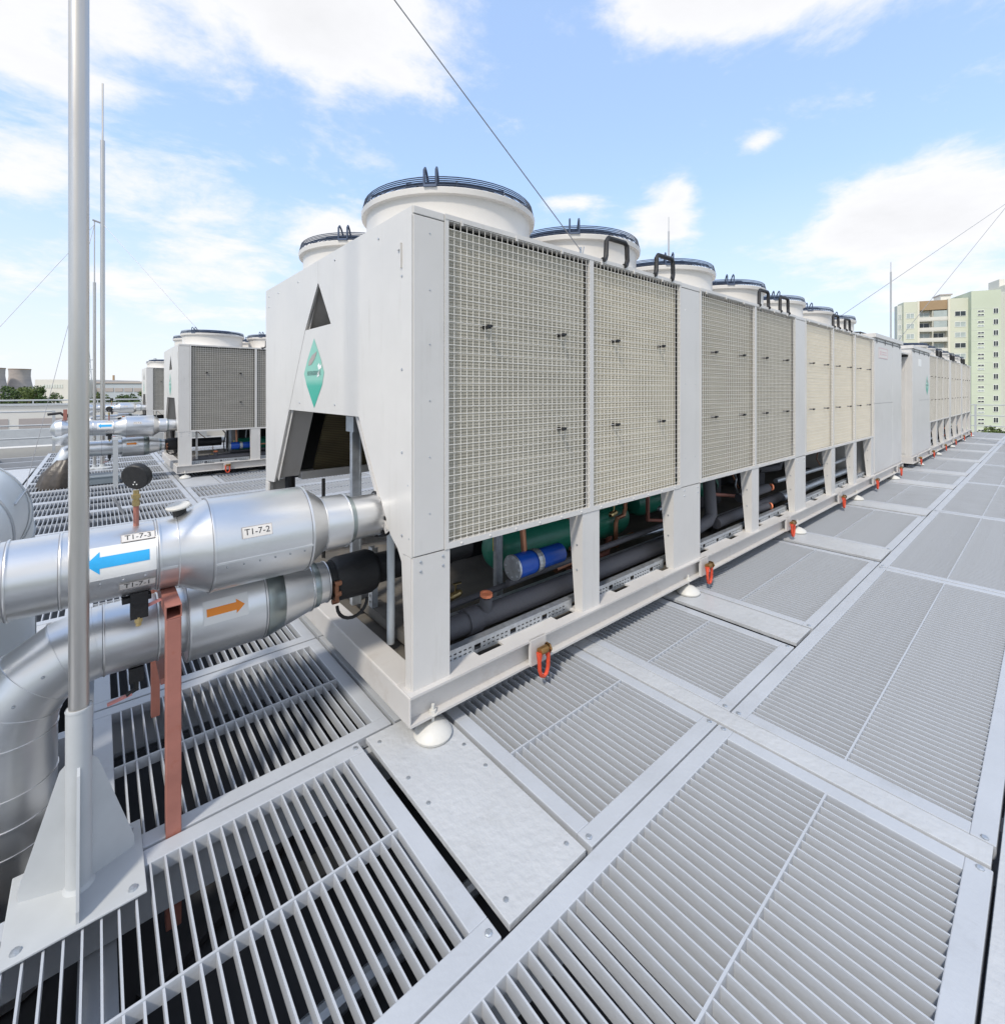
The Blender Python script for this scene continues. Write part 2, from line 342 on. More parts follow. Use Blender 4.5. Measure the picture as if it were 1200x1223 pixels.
# hold-down bolts at the corners of the nearer panels
hb = MB()
for x_ in (-.60, 2.31, 2.48, 5.53, 5.60, 8.69):
    for y_ in (.165, 1.045): hb.lathe([(0, .012), (.004, .012), (.006, .008), (.006, 0)], (x_, y_, 0), n=8)
for x_ in (.90, 1.375, 2.31, 2.485, 3.37, 3.78, 5.67, 6.235, 8.17):
    for y_ in (1.115, 2.09): hb.lathe([(0, .012), (.004, .012), (.006, .008), (.006, 0)], (x_, y_, 0), n=8)
for x_ in (1.0, 1.29): 
    for y_ in (1.15, 1.62, 1.78, 2.05): hb.lathe([(0, .010), (.003, .009), (.004, 0)], (x_, y_, .004), n=8)
tag(hb.build('deck_bolts', 'galv', deck), kind='stuff')
PITCH, FR = .0433, .07
_bl = {}
def blade_mesh(L):
    k = round(L, 3)
    if k not in _bl:
        b = MB(); b.box(-.003, .003, -L/2, L/2, -.052, -.003); o = b.build('blade', 'deck'); _bl[k] = o.data; bpy.data.objects.remove(o)
    return _bl[k]
def grating(x0, x1, y0, y1, single=False, rods=1, fr=FR, PITCH=.0433):
    e = MB(); g_ = .004; X0, X1, Y0, Y1 = x0+g_, x1-g_, y0+g_, y1-g_
    e.box(X0, X1, Y0, Y0+fr, -.055, 0); e.box(X0, X1, Y1-fr, Y1, -.055, 0); e.box(X0, X0+fr, Y0+fr, Y1-fr, -.055, 0); e.box(X1-fr, X1, Y0+fr, Y1-fr, -.055, 0)
    p = e.build('grating_panel', 'deck', deck, bevel=.003 if single else 0)
    ix0, ix1, iy0, iy1 = X0+fr, X1-fr, Y0+fr, Y1-fr; L = iy1-iy0
    n = int((ix1-ix0)/PITCH); off = ((ix1-ix0)-(n-1)*PITCH)/2
    if single:
        me = blade_mesh(L)
        for i in range(n):
            o = bpy.data.objects.new('blade', me); C.objects.link(o); o.parent = p
            o.location = (ix0+off+i*PITCH+random.uniform(-.001, .001), (iy0+iy1)/2, 0); o.rotation_euler = (0, 0, random.uniform(-.0012, .0012))
    else:
        b = MB()
        for i in range(n):
            x = ix0+off+i*PITCH; b.box(x-.003, x+.003, iy0, iy1, -.052, -.003)
        tag(b.build('blades', 'deck', p, recalc=False), kind='stuff')
    for k in range(rods):
        y = iy0+L*(k+1)/(rods+1); r = MB(); r.box(ix0, ix1, y-.004, y+.004, -.046, .001); r.build('cross_rod', 'deck', p)
def plate(x0, x1, y0, y1, gap=.012):
    b = MB(); b.box(x0+gap, x1-gap, y0+gap*.4, y1-gap*.4, -.02, .004); b.build('cover_plate', 'deck_plate', deck, bevel=.002)
# right-hand walkway row
grating(-3.62, -.64, .13, 1.08, True); grating(-.62, 2.335, .13, 1.08, True); grating(2.46, 5.56, .13, 1.08, True)
grating(5.57, 8.72, .13, 1.08, True)
x = 8.73
while x < 26: grating(x, min(x+3.1, 26.3), .13, 1.08); x += 3.11
plate(-3.6, 12, -.32, .125, .004); plate(12, 26.3, -.32, .125, .004)
for y0 in (-1.28, -2.24, -3.2):
    x = -3.62
    while x < 26: grating(x, min(x+3.05, 26.3), y0, y0+.95); x += 3.06
# rows beside and under the long units
plate(2.34, 2.455, .14, 3.19, .002)
R1 = [('g', -1.0, .93, True), ('p', .95, 1.34, 0), ('g', 1.35, 2.335, True), ('g', 2.46, 3.40, True), ('p', 3.44, 3.74, 0), ('g', 3.755, 5.70, True),
      ('p', 5.76, 6.20, 0), ('g', 6.21, 8.20, True), ('p', 8.26, 8.70, 0), ('g', 8.71, 10.75, False), ('p', 10.81, 11.25, 0), ('g', 11.26, 12.6, False), ('p', 12.66, 13.1, 0),
      ('g', 13.11, 15.2, False), ('p', 15.26, 15.7, 0), ('g', 15.71, 17.7, False), ('p', 17.76, 18.2, 0), ('g', 18.21, 20.2, False), ('p', 20.26, 20.7, 0), ('g', 20.71, 22.7, False),
      ('p', 22.76, 23.2, 0), ('g', 23.21, 26.3, False)]
for k, a, b, sg in R1:
    if k == 'g': grating(a, b, 1.08, 2.125, sg)
    else: plate(a, b, 1.085, 2.12)
plate(-3.6, -1.01, 1.085, 2.12, .006)
x = 1.12
for y0, y1 in ((2.13, 3.195), (3.2, 4.265)):
    x = 1.12
    while x < 26: grating(x, min(x+2.44, 26.3), y0, y1); x += 2.45
    grating(-.02, 1.11, y0, y1, True); grating(-1.9, -.40, y0, y1, True); grating(-4.0, -1.91, y0, y1)
plate(-1.9, -.10, 4.27, 4.62); plate(-1.9, -1.0, 4.63, 14, .006)
ys = [4.27, 5.33, 6.4, 7.46, 8.53, 9.6, 10.66, 11.7, 12.8, 13.9, 14.9, 16, 17.05]
for i in range(len(ys)-1):
    y0, y1 = ys[i], ys[i+1]-.004
    if i == 0: grating(-.98, -.11, 4.63, y1, True); grating(-.10, 1.11, y0, y1, True)
    else: grating(-.98, 1.11, y0, y1, i < 3)
    x = 1.12
    if 9.5 < y0 < 9.7: plate(1.12, 1.66, y0, y1, .006); x = 1.67
    while x < 26: grating(x, min(x+3.0, 26.3), y0, y1, PITCH=.056); x += 3.01
    grating(-4.1, -1.91, y0, y1)

# ================================================================ CHILLERS
Lb, Wb, ZT, ZM = 10.815, 2.53, 2.515, .868
def wire_guard(W, H_, name='wire_guard'):
    b = MB(); t = .0012; nx = round(W/.0385); nz = round(H_/.0385)
    for i in range(nx+1):
        x = W*i/nx; b.box(x-t, x+t, -t, t, 0, H_)
    for j in range(nz+1):
        z = H_*j/nz; b.box(0, W, -2.6*t, -t, z-t, z+t)
    return b
_mesh = {}
def shared(key, fn):                                       # an object built once; returns its mesh
    k = (key, MIRL[0])
    if k not in _mesh:
        o = fn(); _mesh[k] = o.data; C.objects.unlink(o)
    return _mesh[k]
def link(name, me, parent, loc=(0, 0, 0), kind=None, rz=0):
    o = bpy.data.objects.new(name, me); C.objects.link(o); o.parent = parent; o.location = loc; o.rotation_euler = (0, 0, rz)
    if kind: o['kind'] = kind
    return o
def fan_meshes():
    def shroud():
        b = MB(); b.lathe([(0,.565),(.012,.565),(.012,.535),(.02,.53),(.205,.53),(.214,.535),(.216,.56),(.245,.565),(.25,.56),(.25,.545),(.22,.515),(.02,.505),(0,.505)], n=56)
        return b.build('fan_shroud', 'shroud', smooth=True)
    def guard():
        b = MB()
        def ring(r, z, t):
            b.tube([(r*math.cos(2*PI*i/48), r*math.sin(2*PI*i/48), z) for i in range(49)], t, 4, False)
        dome = lambda r: .262+.075*math.sqrt(max(0, 1-(r/.553)**2.6))
        for z in (.262, .274, .286, .298, .31): ring(.556-(z-.262)*.25, z, .0035)
        for k in range(21): r = .09+.0222*k; ring(r, dome(r), .0034)
        for k in range(12):
            q = 2*PI*k/12; b.tube([(r*math.cos(q), r*math.sin(q), dome(r)+.004) for r in (.05, .2, .33, .43, .50, .535, .548)]+[(.556*math.cos(q), .556*math.sin(q), .25)], .005, 4, False)
        return b.build('fan_guard', 'guard')
    def bracket():
        b = MB()
        for q in (-.06, .06):
            a = -2.36+q; c, s_ = math.cos(a), math.sin(a)
            b.tube([(c*.556, s_*.556, .25), (c*.556, s_*.556, .345), (c*.54, s_*.54, .362), (c*.515, s_*.515, .345), (c*.47, s_*.47, .29)], .007, 6)
        b.bar((-.425, -.375, .252), (-.375, -.425, .252), .014, .014)
        return b.build('guard_bracket', 'guard')
    def rotor():
        b = MB(); b.lathe([(.03,0),(.03,.10),(.19,.11),(.22,.08),(.225,0)], n=24)
        for k in range(6):
            q = 2*PI*k/6; c, s_ = math.cos(q), math.sin(q); n_ = (-s_, c)
            P = lambda r, wd, z: (c*r+n_[0]*wd, s_*r+n_[1]*wd, z)
            b.add([P(.10,-.06,.15),P(.10,.06,.10),P(.47,.13,.09),P(.47,-.10,.17),P(.10,-.06,.144),P(.10,.06,.094),P(.47,.13,.084),P(.47,-.10,.164)], [(0,1,2,3),(7,6,5,4),(0,4,5,1),(1,5,6,2),(2,6,7,3),(3,7,4,0)])
        return b.build('fan_rotor', 'blade_dark')
    return shared('shroud', shroud), shared('guard', guard), shared('bracket', bracket), shared('rotor', rotor)
PANELS = [(.175, 1.30, 'coil_a'), (1.30, 2.425, 'coil_a2'), (2.742, 3.875, 'coil_b'), (3.875, 5.005, 'coil_b'), (5.345, 6.44, 'coil_c'), (6.44, 7.515, 'coil_c'), (7.515, 8.635, 'coil_c')]
def X(x): return x if MIRL[0] is None else MIRL[0]-x
def coil_panel(root, x0, x1, cm, y=0.0, back=False, det=True):
    """frame > wire guard, fins, clips; facing -Y (front) or +Y (back)"""
    s_ = -1 if back else 1; W = x1-x0
    def Y(a, b): a, b = y+s_*a, y+s_*b; return (min(a, b), max(a, b))
    f = MB(); fz0, fz1 = ZM, 2.49
    f.box(x0, x0+.022, *Y(-.004, .02), fz0, fz1); f.box(x1-.018, x1, *Y(-.004, .02), fz0, fz1)
    f.box(x0+.022, x1-.018, *Y(-.004, .02), fz0, fz0+.03); f.box(x0, x1, *Y(-.006, .03), 2.49, ZT)
    for i in range(6):
        xx = x0+.1+(x1-x0-.2)*i/5
        if i % 2 == 0: f.box(xx-.006, xx+.006, *Y(-.012, -.004), 2.475, 2.50)
        f.lathe([(0, .007), (.004, .006), (.006, 0)], (xx, y-s_*.004, fz0+.014), (0, -s_, 0), 8)
    o = f.build('coil_panel', 'paint', root)
    if det:
        me = shared(('wg', round(W, 3)), lambda: wire_guard(W-.03, 1.60).build('wire_guard', 'wire', recalc=False))
        xx = x0+.015 if MIRL[0] is None else 0
        if MIRL[0] is None: link('wire_guard', me, o, (x0+.018, y, .885), 'stuff', 0)
        else: link('wire_guard', me, o, (-(x0+.018), y, .885), 'stuff', 0)
    b = MB(); b.box(x0+.035, x1-.03, *Y(.035, .06), .89, 2.465); b.build('coil_fins', cm, o)
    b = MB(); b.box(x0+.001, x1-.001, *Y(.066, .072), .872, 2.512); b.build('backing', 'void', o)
    if not back:
        for k, (fx, fz) in enumerate(((.24, 1.985), (.755, 1.985), (.755, 1.415), (.24, 1.415))):
            if k == 3 and x0 < .2: continue
            c = MB(); xx = x0+W*fx; c.box(xx-.008, xx+.012, y-.016, y+.036, fz-.010, fz+.010); c.box(xx-.016, xx+.020, y-.020, y-.016, fz-.004, fz+.010); c.build('coil_clip', 'black', o)
    return o
def pipe_loop(root, x, y=.02, z=2.52, w_=.27):
    b = MB(); P = [(x-.09, y-.03, z-.01), (x-.03, y, z+.0), (x-.005, y+.01, z+.04), (x, y+.01, z+.14), (x+.02, y+.01, z+.165), (x+w_-.06, y+.01, z+.17), (x+w_-.035, y+.01, z+.15),
                   (x+w_-.03, y+.01, z+.05), (x+w_-.06, y, z+.005), (x+w_-.12, y-.03, z-.01)]
    b.tube(P, .017, 10); b.build('insulated_pipe_loop', 'black', root, smooth=True)
def shackle(root, x, y=-.03):
    b = MB(); b.box(x-.06, x+.06, y-.008, y+.012, .10, .243); b.build('lifting_plate', 'paint2', root)
    s_ = MB(); s_.tube([(x-.030, y-.045, .185), (x-.036, y-.05, .14), (x-.034, y-.05, .09), (x-.02, y-.05, .055), (x, y-.05, .045), (x+.02, y-.05, .055), (x+.034, y-.05, .09), (x+.036, y-.05, .14), (x+.030, y-.045, .185)], [.019, .012, .011, .011, .011, .011, .011, .012, .019], 8)
    o = s_.build('lifting_shackle', 'orange', root, smooth=True)
    k = MB(); k.lathe([(-.03, .0), (-.03, .022), (.03, .022), (.03, 0)], (x, y-.045, .19), (1, 0, 0), 12); k.lathe([(0, .03), (.012, .03), (.02, .02), (.02, 0)], (x+.032, y-.045, .19), (1, 0, 0), 6); k.build('shackle_bolt', 'bolt', o)
def foot(root, x, y):
    b = MB(); b.lathe([(0,.0),(0,.088),(.012,.092),(.03,.082),(.052,.045),(.06,.02),(.062,0)], (x, y, .008), n=24); b.tube([(x, y, .06), (x, y, .15)], .008, 8)
    b.lathe([(0,.017),(.014,.017),(.014,0)], (x, y, .112), n=6); b.lathe([(0,.026),(.004,.026),(.004,0)], (x, y, .107), n=14); b.build('levelling_foot', 'foot', root, smooth=True)
def perf_channel(root, x0, x1, y, z0=.235, z1=.30):
    L = x1-x0; us = [0]; pat = []
    u_ = 0; k = 0
    while u_ < L-.08:
        if k % 7 == 6: us += [u_+.02, u_+.065]; pat += [0, 2]; u_ += .065
        else: us += [u_+.014, u_+.032]; pat += [0, 1]; u_ += .032
        k += 1
    us.append(L); pat.append(0); h = z1-z0; vs_ = [0, h*.22, h*.34, h*.56, h*.68, h]
    b = MB(); b.grid_plate(us, vs_, lambda i, j: (pat[i] == 1 and j in (1, 3)) or (pat[i] == 2 and j in (1, 2, 3)), lambda u, v, d: (x0+u, y+d, z0+v), .003)
    b.box(x0, x1, y, y+.045, z1, z1+.003); b.box(x0, x1, y, y+.045, z0-.003, z0)
    return b.build('perforated_channel', 'galv', root)
def leg(root, x0, x1, y0=0.0, dz=.62, back=False):
    b = MB(); ya, yb = (0, .115) if not back else (Wb-.115, Wb); yo = ya if not back else yb
    yi = yb if not back else ya
    b.box(x0, x1, min(yo, yo+(.012 if not back else -.012)), max(yo, yo+(.012 if not back else -.012)), .243, ZM-.003)
    s_ = 1 if not back else -1
    for xa in (x0, x1-.006):                                # side flanges taper towards the base
        b.add([(xa, yo+s_*.012, .243), (xa, yo+s_*.062, .243), (xa, yo+s_*.115, ZM-.003), (xa, yo+s_*.012, ZM-.003), (xa+.006, yo+s_*.012, .243), (xa+.006, yo+s_*.062, .243), (xa+.006, yo+s_*.115, ZM-.003), (xa+.006, yo+s_*.012, ZM-.003)],
              [(0,1,2,3),(7,6,5,4),(0,4,5,1),(1,5,6,2),(2,6,7,3),(3,7,4,0)])
    o = b.build('leg', 'paint', root)
    return o
def rivets(root, pts, r=.008, m='galv', name='bolts'):
    b = MB()
    for p, ax in pts: b.lathe([(0, r), (r*.5, r*.8), (r*.7, 0)], p, ax, 8)
    tag(b.build(name, m, root, smooth=True), kind='stuff')

def chiller(loc, label, mirror=False, full=True, rz=0):
    root = empty('rooftop_chiller', loc, label, 'chiller')
    if mirror: MIRL[0] = Lb
    # ---- base frame
    b = MB()
    for (ya, s_) in ((-.03, 1), (Wb+.03, -1)):
        def YY(a, c): a, c = ya+s_*a, ya+s_*c; return min(a, c), max(a, c)
        b.box(-.03, Lb+.03, *YY(0, .115), .10, .112); b.box(-.03, Lb+.03, *YY(.045, .055), .112, .231)
        # top flange with cut-outs
        xs = [-.03]; cut = []
        for q in range(18):
            a = .42+q*.6
            if a+.2 < Lb: xs += [a, a+.17]; cut += [0, 1]
        xs.append(Lb+.03); cut.append(0)
        b.grid_plate(xs, [0, .07, .13], lambda i, j: cut[i] == 1 and j == 1, lambda u, v, d: (u, ya+s_*v, .231+d), .012)
    b.build('base_rail', 'paint2', root)
    e = MB(); e.box(-.035, .105, -.03+.13, Wb-.1, .231, .243); e.box(-.035, -.023, -.027, Wb+.027, .10, .240); e.build('end_rail', 'paint2', root, bevel=.01)
    e = MB(); e.box(Lb-.06, Lb+.03, .1, Wb-.1, .231, .243); e.box(Lb+.022, Lb+.034, -.027, Wb+.027, .10, .240); e.build('end_rail', 'paint2', root, bevel=.01)
    t = MB(); t.box(.12, Lb-.1, .14, Wb-.14, .15, .16); t.box(.20, Lb-.15, .42, 1.35, .21, .222); t.box(.2, .3, .42, 2.1, .222, .27); t.build('drip_tray', 'tray', root)
    b = MB(); b.box(.2, Lb-.2, .34, .37, .30, .335); b.box(.45, Lb-.2, .20, .215, .20, .25); b.build('inner_rail', 'galv', root)
    # ---- legs and corner posts
    pts = []
    for (a, c) in ((0, .205), (1.215, 1.385), (2.315, 2.742), (3.79, 3.96), (4.985, 5.345), (6.355, 6.525), (7.43, 7.60), (8.47, 8.66)):
        leg(root, a, c)
        if full or mirror: leg(root, a, c, back=True)
        for zz in (.50, .66): pts.append(((a-.0005, .045, zz), (-1, 0, 0)))
        if c-a > .3 or a == 0:
            for zz in (.84, .795):
                for xx in (a+.04 if a == 0 else c-.26, c-.04): pts.append(((xx, 0, zz), (0, -1, 0)))
    rivets(root, pts[:], .0075)
    # ---- upper posts between coil panels
    for (a, c) in ((0.0, .175), (2.425, 2.742), (5.005, 5.345)):
        p = MB(); p.box(a+.0015, c-.0015, 0.0, .016, ZM+.002, 2.474); p.build('post_panel', 'paint', root, bevel=.003)
        p = MB(); p.box(a+.0015, c-.0015, -.001, .03, 2.478, ZT); p.build('post_cap', 'paint', root, bevel=.003)
        p = MB(); p.box(a+.0015, c-.0015, Wb-.016, Wb, ZM+.002, ZT); p.build('post_panel', 'paint', root)
    rivets(root, [((.09, 0, z_), (0, -1, 0)) for z_ in (2.40, 2.13, 1.87, 1.60, 1.33, 1.06)]+[((x_, 0, z_), (0, -1, 0)) for x_ in (2.50, 2.66, 5.08, 5.27) for z_ in (2.3, 1.7, 1.1)], .0045, 'galv', 'rivets')
    for x0, x1, cm in PANELS:
        coil_panel(root, x0, x1, cm if not (mirror or not full) else 'coil_b', 0)
        coil_panel(root, x0, x1, 'coil_b', Wb, True, False)
    # ---- roof
    r = MB(); r.box(0, 8.66, .03, Wb-.03, 2.49, ZT-.002); r.build('roof_sheet', 'paint', root)
    r = MB(); r.box(1.42, 2.52, .10, .16, ZT, 2.55); r.build('roof_curb', 'shroud', root); r = MB(); r.box(3.95, 5.0, .10, .16, ZT, 2.55); r.build('roof_curb', 'shroud', root)
    sh, gd, bk, ro = fan_meshes()
    for fx in (.66, 1.855, 3.135, 4.355, 5.635, 6.845, 8.02):
        for fy in (.67, 1.88):
            xx = fx if not mirror else Lb-fx-Lb*1 if False else fx
            L_ = (fx, fy, ZT-.001) if MIRL[0] is None else (-fx, fy, ZT-.001)
            q = link('fan_shroud', sh, root, L_)
            link('fan_guard', gd, q, (0, 0, 0)); link('guard_bracket', bk, q, (0, 0, 0)); link('fan_rotor', ro, q, (0, 0, 0))
    for lx in (1.50, 2.12, 4.05, 4.62, 6.55, 7.12): pipe_loop(root, lx)
    # ---- A-shaped end panel (plane x = 0, thickness inwards)
    ex = lambda y_, z_, d: (-.002+d, y_, z_)
    p = MB(); p.prism([(.006, 2.513), (1.24, 2.513), (1.24, 2.365), (1.017, 2.069), (.6, 1.5), (.22, .925), (.147, .877), (.092, .80), (.092, ZM), (.006, ZM)], ex, .014)
    o_end = p.build('end_panel', 'paint', root)
    p = MB(); p.prism([(1.243, 2.513), (Wb-.006, 2.513), (Wb-.006, .864), (2.27, .887), (1.872, 1.5), (1.502, 2.074), (1.243, 2.365)], ex, .014); p.build('end_panel', 'paint', root)
    p = MB(); p.prism([(1.495, 2.072), (1.0155, 2.068), (.602, 1.501), (1.865, 1.501)], ex, .014); p.build('end_panel', 'paint', root)
    p = MB(); p.box(-.006, -.0015, .004, .088, ZM-.2+.2, 2.47); p.build('corner_trim', 'paint', root)
    p = MB(); p.box(-.006, .03, 0.012, .062, .243, ZM-.002); p.build('corner_leg', 'paint', root); p = MB(); p.box(-.006, .03, Wb-.1, Wb-.012, .243, .86); p.build('corner_leg', 'paint', root)
    rv = [((-.002, y_, z_), (-1, 0, 0)) for y_, z_ in ((.35, 2.44), (.95, 2.455), (1.65, 2.44), (2.15, 2.44), (2.42, 2.45), (2.42, 2.36), (.95, 1.56), (1.62, 1.56), (.10, .95), (.03, .95), (.10, 1.35), (.10, 1.75), (.10, 2.2), (.04, 1.2))]
    rivets(root, rv, .0075)
    hg = MB(); hg.box(-.012, -.002, .105, .135, 2.33, 2.36); hg.box(-.011, -.002, .10, .108, 2.24, 2.36); hg.build('hinge', 'paint', root)
    # slanting inner coils and their frames
    for s_ in (1, -1):
        cy_ = Wb/2
        T = lambda yy: cy_+s_*(yy-cy_)
        f = MB(); f.bar((.10, T(1.33), 2.36), (.10, T(2.235), .93), .012, .17, (1, 0, 0)); f.bar((.022, T(1.35), 2.36), (.022, T(2.255), .93), .10, .006, (1, 0, 0))
        f.build('coil_end_frame', 'paint2', root)
        cb = MB(); cb.bar((4.4, T(1.33), 2.36), (4.4, T(2.22), .97), .04, 8.2, (1, 0, 0)); cb.build('inner_coil', 'coil_in', root)
        cb = MB(); cb.box(.19, 8.5, T(2.22)-.05, T(2.22)+.05, .90, .965); cb.build('coil_sill', 'paint2', root)
    st = MB(); st.box(.14, .19, 1.02, 1.06, .25, 1.44); st.box(.19, .20, 1.015, 1.065, .25, 1.44); st.box(.13, .21, .98, 1.10, 1.38, 1.48); st.build('inner_strut', 'galv', root)
    st = MB(); st.tube([(.3, 1.98, .25), (.3, 1.98, .92)], .015, 8); st.build('inner_hose', 'black', root); st = MB(); st.tube([(.12, 2.26, .93), (.14, 2.3, .5), (.2, 2.3, .25)], .04, 10); st.build('inner_hose', 'black', root)
    # ---- machinery below the coils
    v = MB(); v.box(1.25, 10.7, 1.30, 1.32, .17, .95); v.box(1.25, 1.27, 1.32, Wb-.05, .17, .95); v.build('shade_sheet', 'void', root)  # added dark sheet: blocks light and view so the open bays look black
    k = MB(); k.box(.92, .95, .50, .53, .222, .86); k.box(.95, .953, .47, .53, .222, .86); k.build('frame_strut', 'galv', root)
    for P_, r_ in (([(1.3, .95, .25), (1.32, .9, .5), (1.9, .62, .62), (1.95, .6, .86)], .022), ([(1.7, .55, .24), (2.2, .56, .26), (2.6, .8, .4), (2.62, .9, .86)], .03), ([(2.9, .6, .86), (2.9, .6, .4), (3.3, .6, .32), (3.9, .62, .32)], .02), ([(4.0, .55, .86), (4.05, .5, .5), (4.6, .5, .4), (5.2, .5, .4)], .022)):
        k = MB(); k.tube(P_, r_, 10); k.build('rusty_line', 'primer', root, smooth=True)
    for bb in ((2.0, 2.2, .95, 1.2, .22, .7), (4.3, 4.9, .8, 1.2, .22, .75), (6.0, 6.3, .8, 1.1, .22, .6)):
        k = MB(); k.box(*bb); k.build('compressor_box', 'grey_ins', root, bevel=.03)
    rq = random.Random(5)
    for i in range(16):
        x_ = .35+i*.53+rq.uniform(-.1, .1); y_ = rq.uniform(.4, 1.0); k = MB(); P_ = [Vector((x_, y_, .86))]
        for j in range(5): P_.append(P_[-1]+Vector((rq.uniform(-.02, .12), rq.uniform(-.05, .05), -rq.uniform(.08, .13))))
        k.tube(P_, rq.choice((.007, .009, .012)), 6); k.build('cable', rq.choice(('black', 'black', 'galv', 'copper')), root, smooth=True)
    for x_, y_, z_ in ((.62, .55, .34), (1.75, .62, .46), (2.15, .45, .62), (3.05, .55, .5), (4.1, .6, .5), (4.6, .4, .62)):
        k = MB(); k.lathe([(-.05, .016), (-.03, .024), (.03, .024), (.05, .016)], (x_, y_, z_), (1, .1, .1), 10); k.tube([(x_, y_, z_), (x_, y_-.01, z_+.07)], .006, 6); k.box(x_-.02, x_+.035, y_-.02, y_, z_+.07, z_+.078); k.build('service_valve', rq.choice(('brass', 'brass', 'galv')), root)
    k = MB(); k.lathe([(0, 0), (.008, .06), (.03, .11), (.07, .145), (.12, .16), (1.5, .16), (1.56, .14), (1.6, .08), (1.61, 0)], (1.04, .74, .47), (1, 0, 0), 28); vs1 = k.build('refrigerant_vessel', 'green', root, smooth=True)
    k = MB(); k.box(1.03, 1.035, .60, .67, .50, .60); k.build('warning_label', 'yellow', vs1)
    k = MB(); k.lathe([(-.02, 0), (-.02, .05), (0, .10), (.05, .13), (.11, .14), (1.6, .14), (1.66, .12), (1.7, .0)], (3.0, .85, .50), (1, 0, 0), 24); k.build('refrigerant_vessel', 'green', root, smooth=True)
    k = MB(); k.lathe([(0, .067), (.03, .075), (.15, .075), (.152, .065), (.43, .065), (.46, .03), (.47, 0)], (.90, .30, .52), (1, 0, 0), 24); dr = k.build('filter_drier', 'blue', root, smooth=True)
    k = MB(); k.lathe([(-.016, 0), (-.016, .080), (0, .080), (0, 0)], (.90, .30, .52), (1, 0, 0), 24)
    for i in range(8): k.lathe([(-.022, 0), (-.022, .007), (-.016, .007)], (.90, .30+.062*math.cos(i*PI/4), .52+.062*math.sin(i*PI/4)), (1, 0, 0), 6)
    k.build('end_flange', 'galv', dr)
    k = MB(); k.lathe([(.165, .073), (.19, .077), (.215, .073)], (.90, .30, .52), (1, 0, 0), 20); k.build('strap', 'galv', dr)
    k = MB(); k.lathe([(.10, .0765), (.15, .0765)], (.90, .30, .52), (1, 0, 0), 8, PI*.55, PI*.95); k.build('label_band', 'yellow', dr)
    k = MB(); k.tube([(1.02, .33, .58), (1.02, .36, .86)], .02, 8); k.build('copper_line', 'copper', root, smooth=True); k = MB(); k.tube([(1.44, .30, .52), (1.7, .32, .52), (1.8, .34, .6), (1.8, .4, .86)], .014, 8); k.build('copper_line', 'copper', root, smooth=True)
    k = MB(); k.tube([(2.3, .52, .30), (2.28, .52, .33), (2.28, .52, .50), (2.30, .52, .54), (2.42, .54, .54), (2.45, .54, .60), (2.45, .54, .85)], .02, 8)
    k.build('copper_line', 'copper', root, smooth=True); k = MB(); k.tube([(1.5, .5, .30), (2.2, .5, .34), (2.5, .5, .36)], .028, 8); k.build('copper_line', 'copper', root, smooth=True)
    for P_, r_, n_ in (([(2.28, .50, .36), (2.9, .42, .36), (3.4, .30, .36)], .024, 10), ([(5.4, .35, .50), (7.0, .30, .50), (8.4, .30, .52)], .03, 10), ([(5.4, .28, .30), (8.4, .26, .34)], .045, 12)):
        k = MB(); k.tube(P_, r_, n_); k.build('water_pipe', 'galv', root, smooth=True)
    k = MB(); k.tube([(.25, .28, .30), (1.2, .27, .30), (2.9, .27, .31)], .062, 20); k.lathe([(0, .063), (0, .075), (.09, .075), (.09, .063)], (.50, .28, .30), (1, 0, 0), 20)
    k.tube([(.64, .27, .31), (.64, .26, .385), (.635, .25, .425)], [.045, .04, .034], 12)
    k.tube([(2.7, .27, .31), (3.25, .27, .34), (3.42, .27, .36), (3.5, .27, .42), (3.5, .3, .85)], .058, 18); k.tube([(3.6, .27, .31), (5.3, .27, .33)], .055, 18)
    k.tube([(4.3, .28, .30), (4.75, .22, .31)], .05, 14); k.tube([(4.3, .34, .45), (4.78, .22, .52)], .05, 14); k.tube([(.3, .45, .33), (2.9, .42, .40)], .02, 8); k.tube([(.9, .36, .40), (2.9, .36, .43)], .022, 8)
    k.tube([(3.2, .5, .6), (4.2, .6, .7), (5.3, .5, .66)], .035, 10); k.tube([(5.5, .6, .6), (5.9, .5, .6), (6.1, .5, .85)], .05, 10)
    k.build('insulated_line', 'grey_ins', root, smooth=True)
    for (cx_, cy__, cz, ax) in ((.635, .25, .43, (0, -.1, 1)), (2.80, .13, .50, (.2, -1, .1)), (4.80, .19, .53, (1, -.7, 0)), (4.77, .19, .315, (1, -.7, 0))):
        k = MB(); k.lathe([(0, .03), (0, .038), (.016, .038), (.016, .022), (.012, .018), (.012, 0)], (cx_, cy__, cz), ax, 10)
        k.build('valve_cap', 'capor', root)
    for (a, c) in ((.21, 1.21), (1.39, 2.31), (2.75, 3.78), (3.97, 4.98), (5.35, 6.35), (6.53, 7.42), (7.61, 8.46)): perf_channel(root, a, c, .085)
    # parts standing just inside the end opening
    k = MB(); k.grid_plate([0, .018, .034, .05], [0.02*i for i in range(20)], lambda i, j: i == 1 and j % 2 == 1 , lambda u, v, d: (.20+d,   .86+u, .272+v), .003); k.box(.203, .24, .86, .863, .245, .65); k.box(.203, .24, .907, .91, .245, .65); k.build('perforated_post', 'galv', root)
    k = MB(); k.tube([(.16, .53, .20), (.16, .53, .86)], .022, 12); k.build('vertical_pipe', 'pvc', root, smooth=True)
    for bb in ((.22, .25, .36, .40, .24, .86), (.30, .33, .22, .27, .243, .86)):
        k = MB(); k.box(*bb); k.build('inner_bracket', 'paint2', root)
    # ---- electrical cabinet
    c0, c1 = 8.66, Lb
    k = MB(); k.box(c0, c1, .004, Wb-.004, .245, 2.53); k.build('cabinet_body', 'paint', root, bevel=.004)
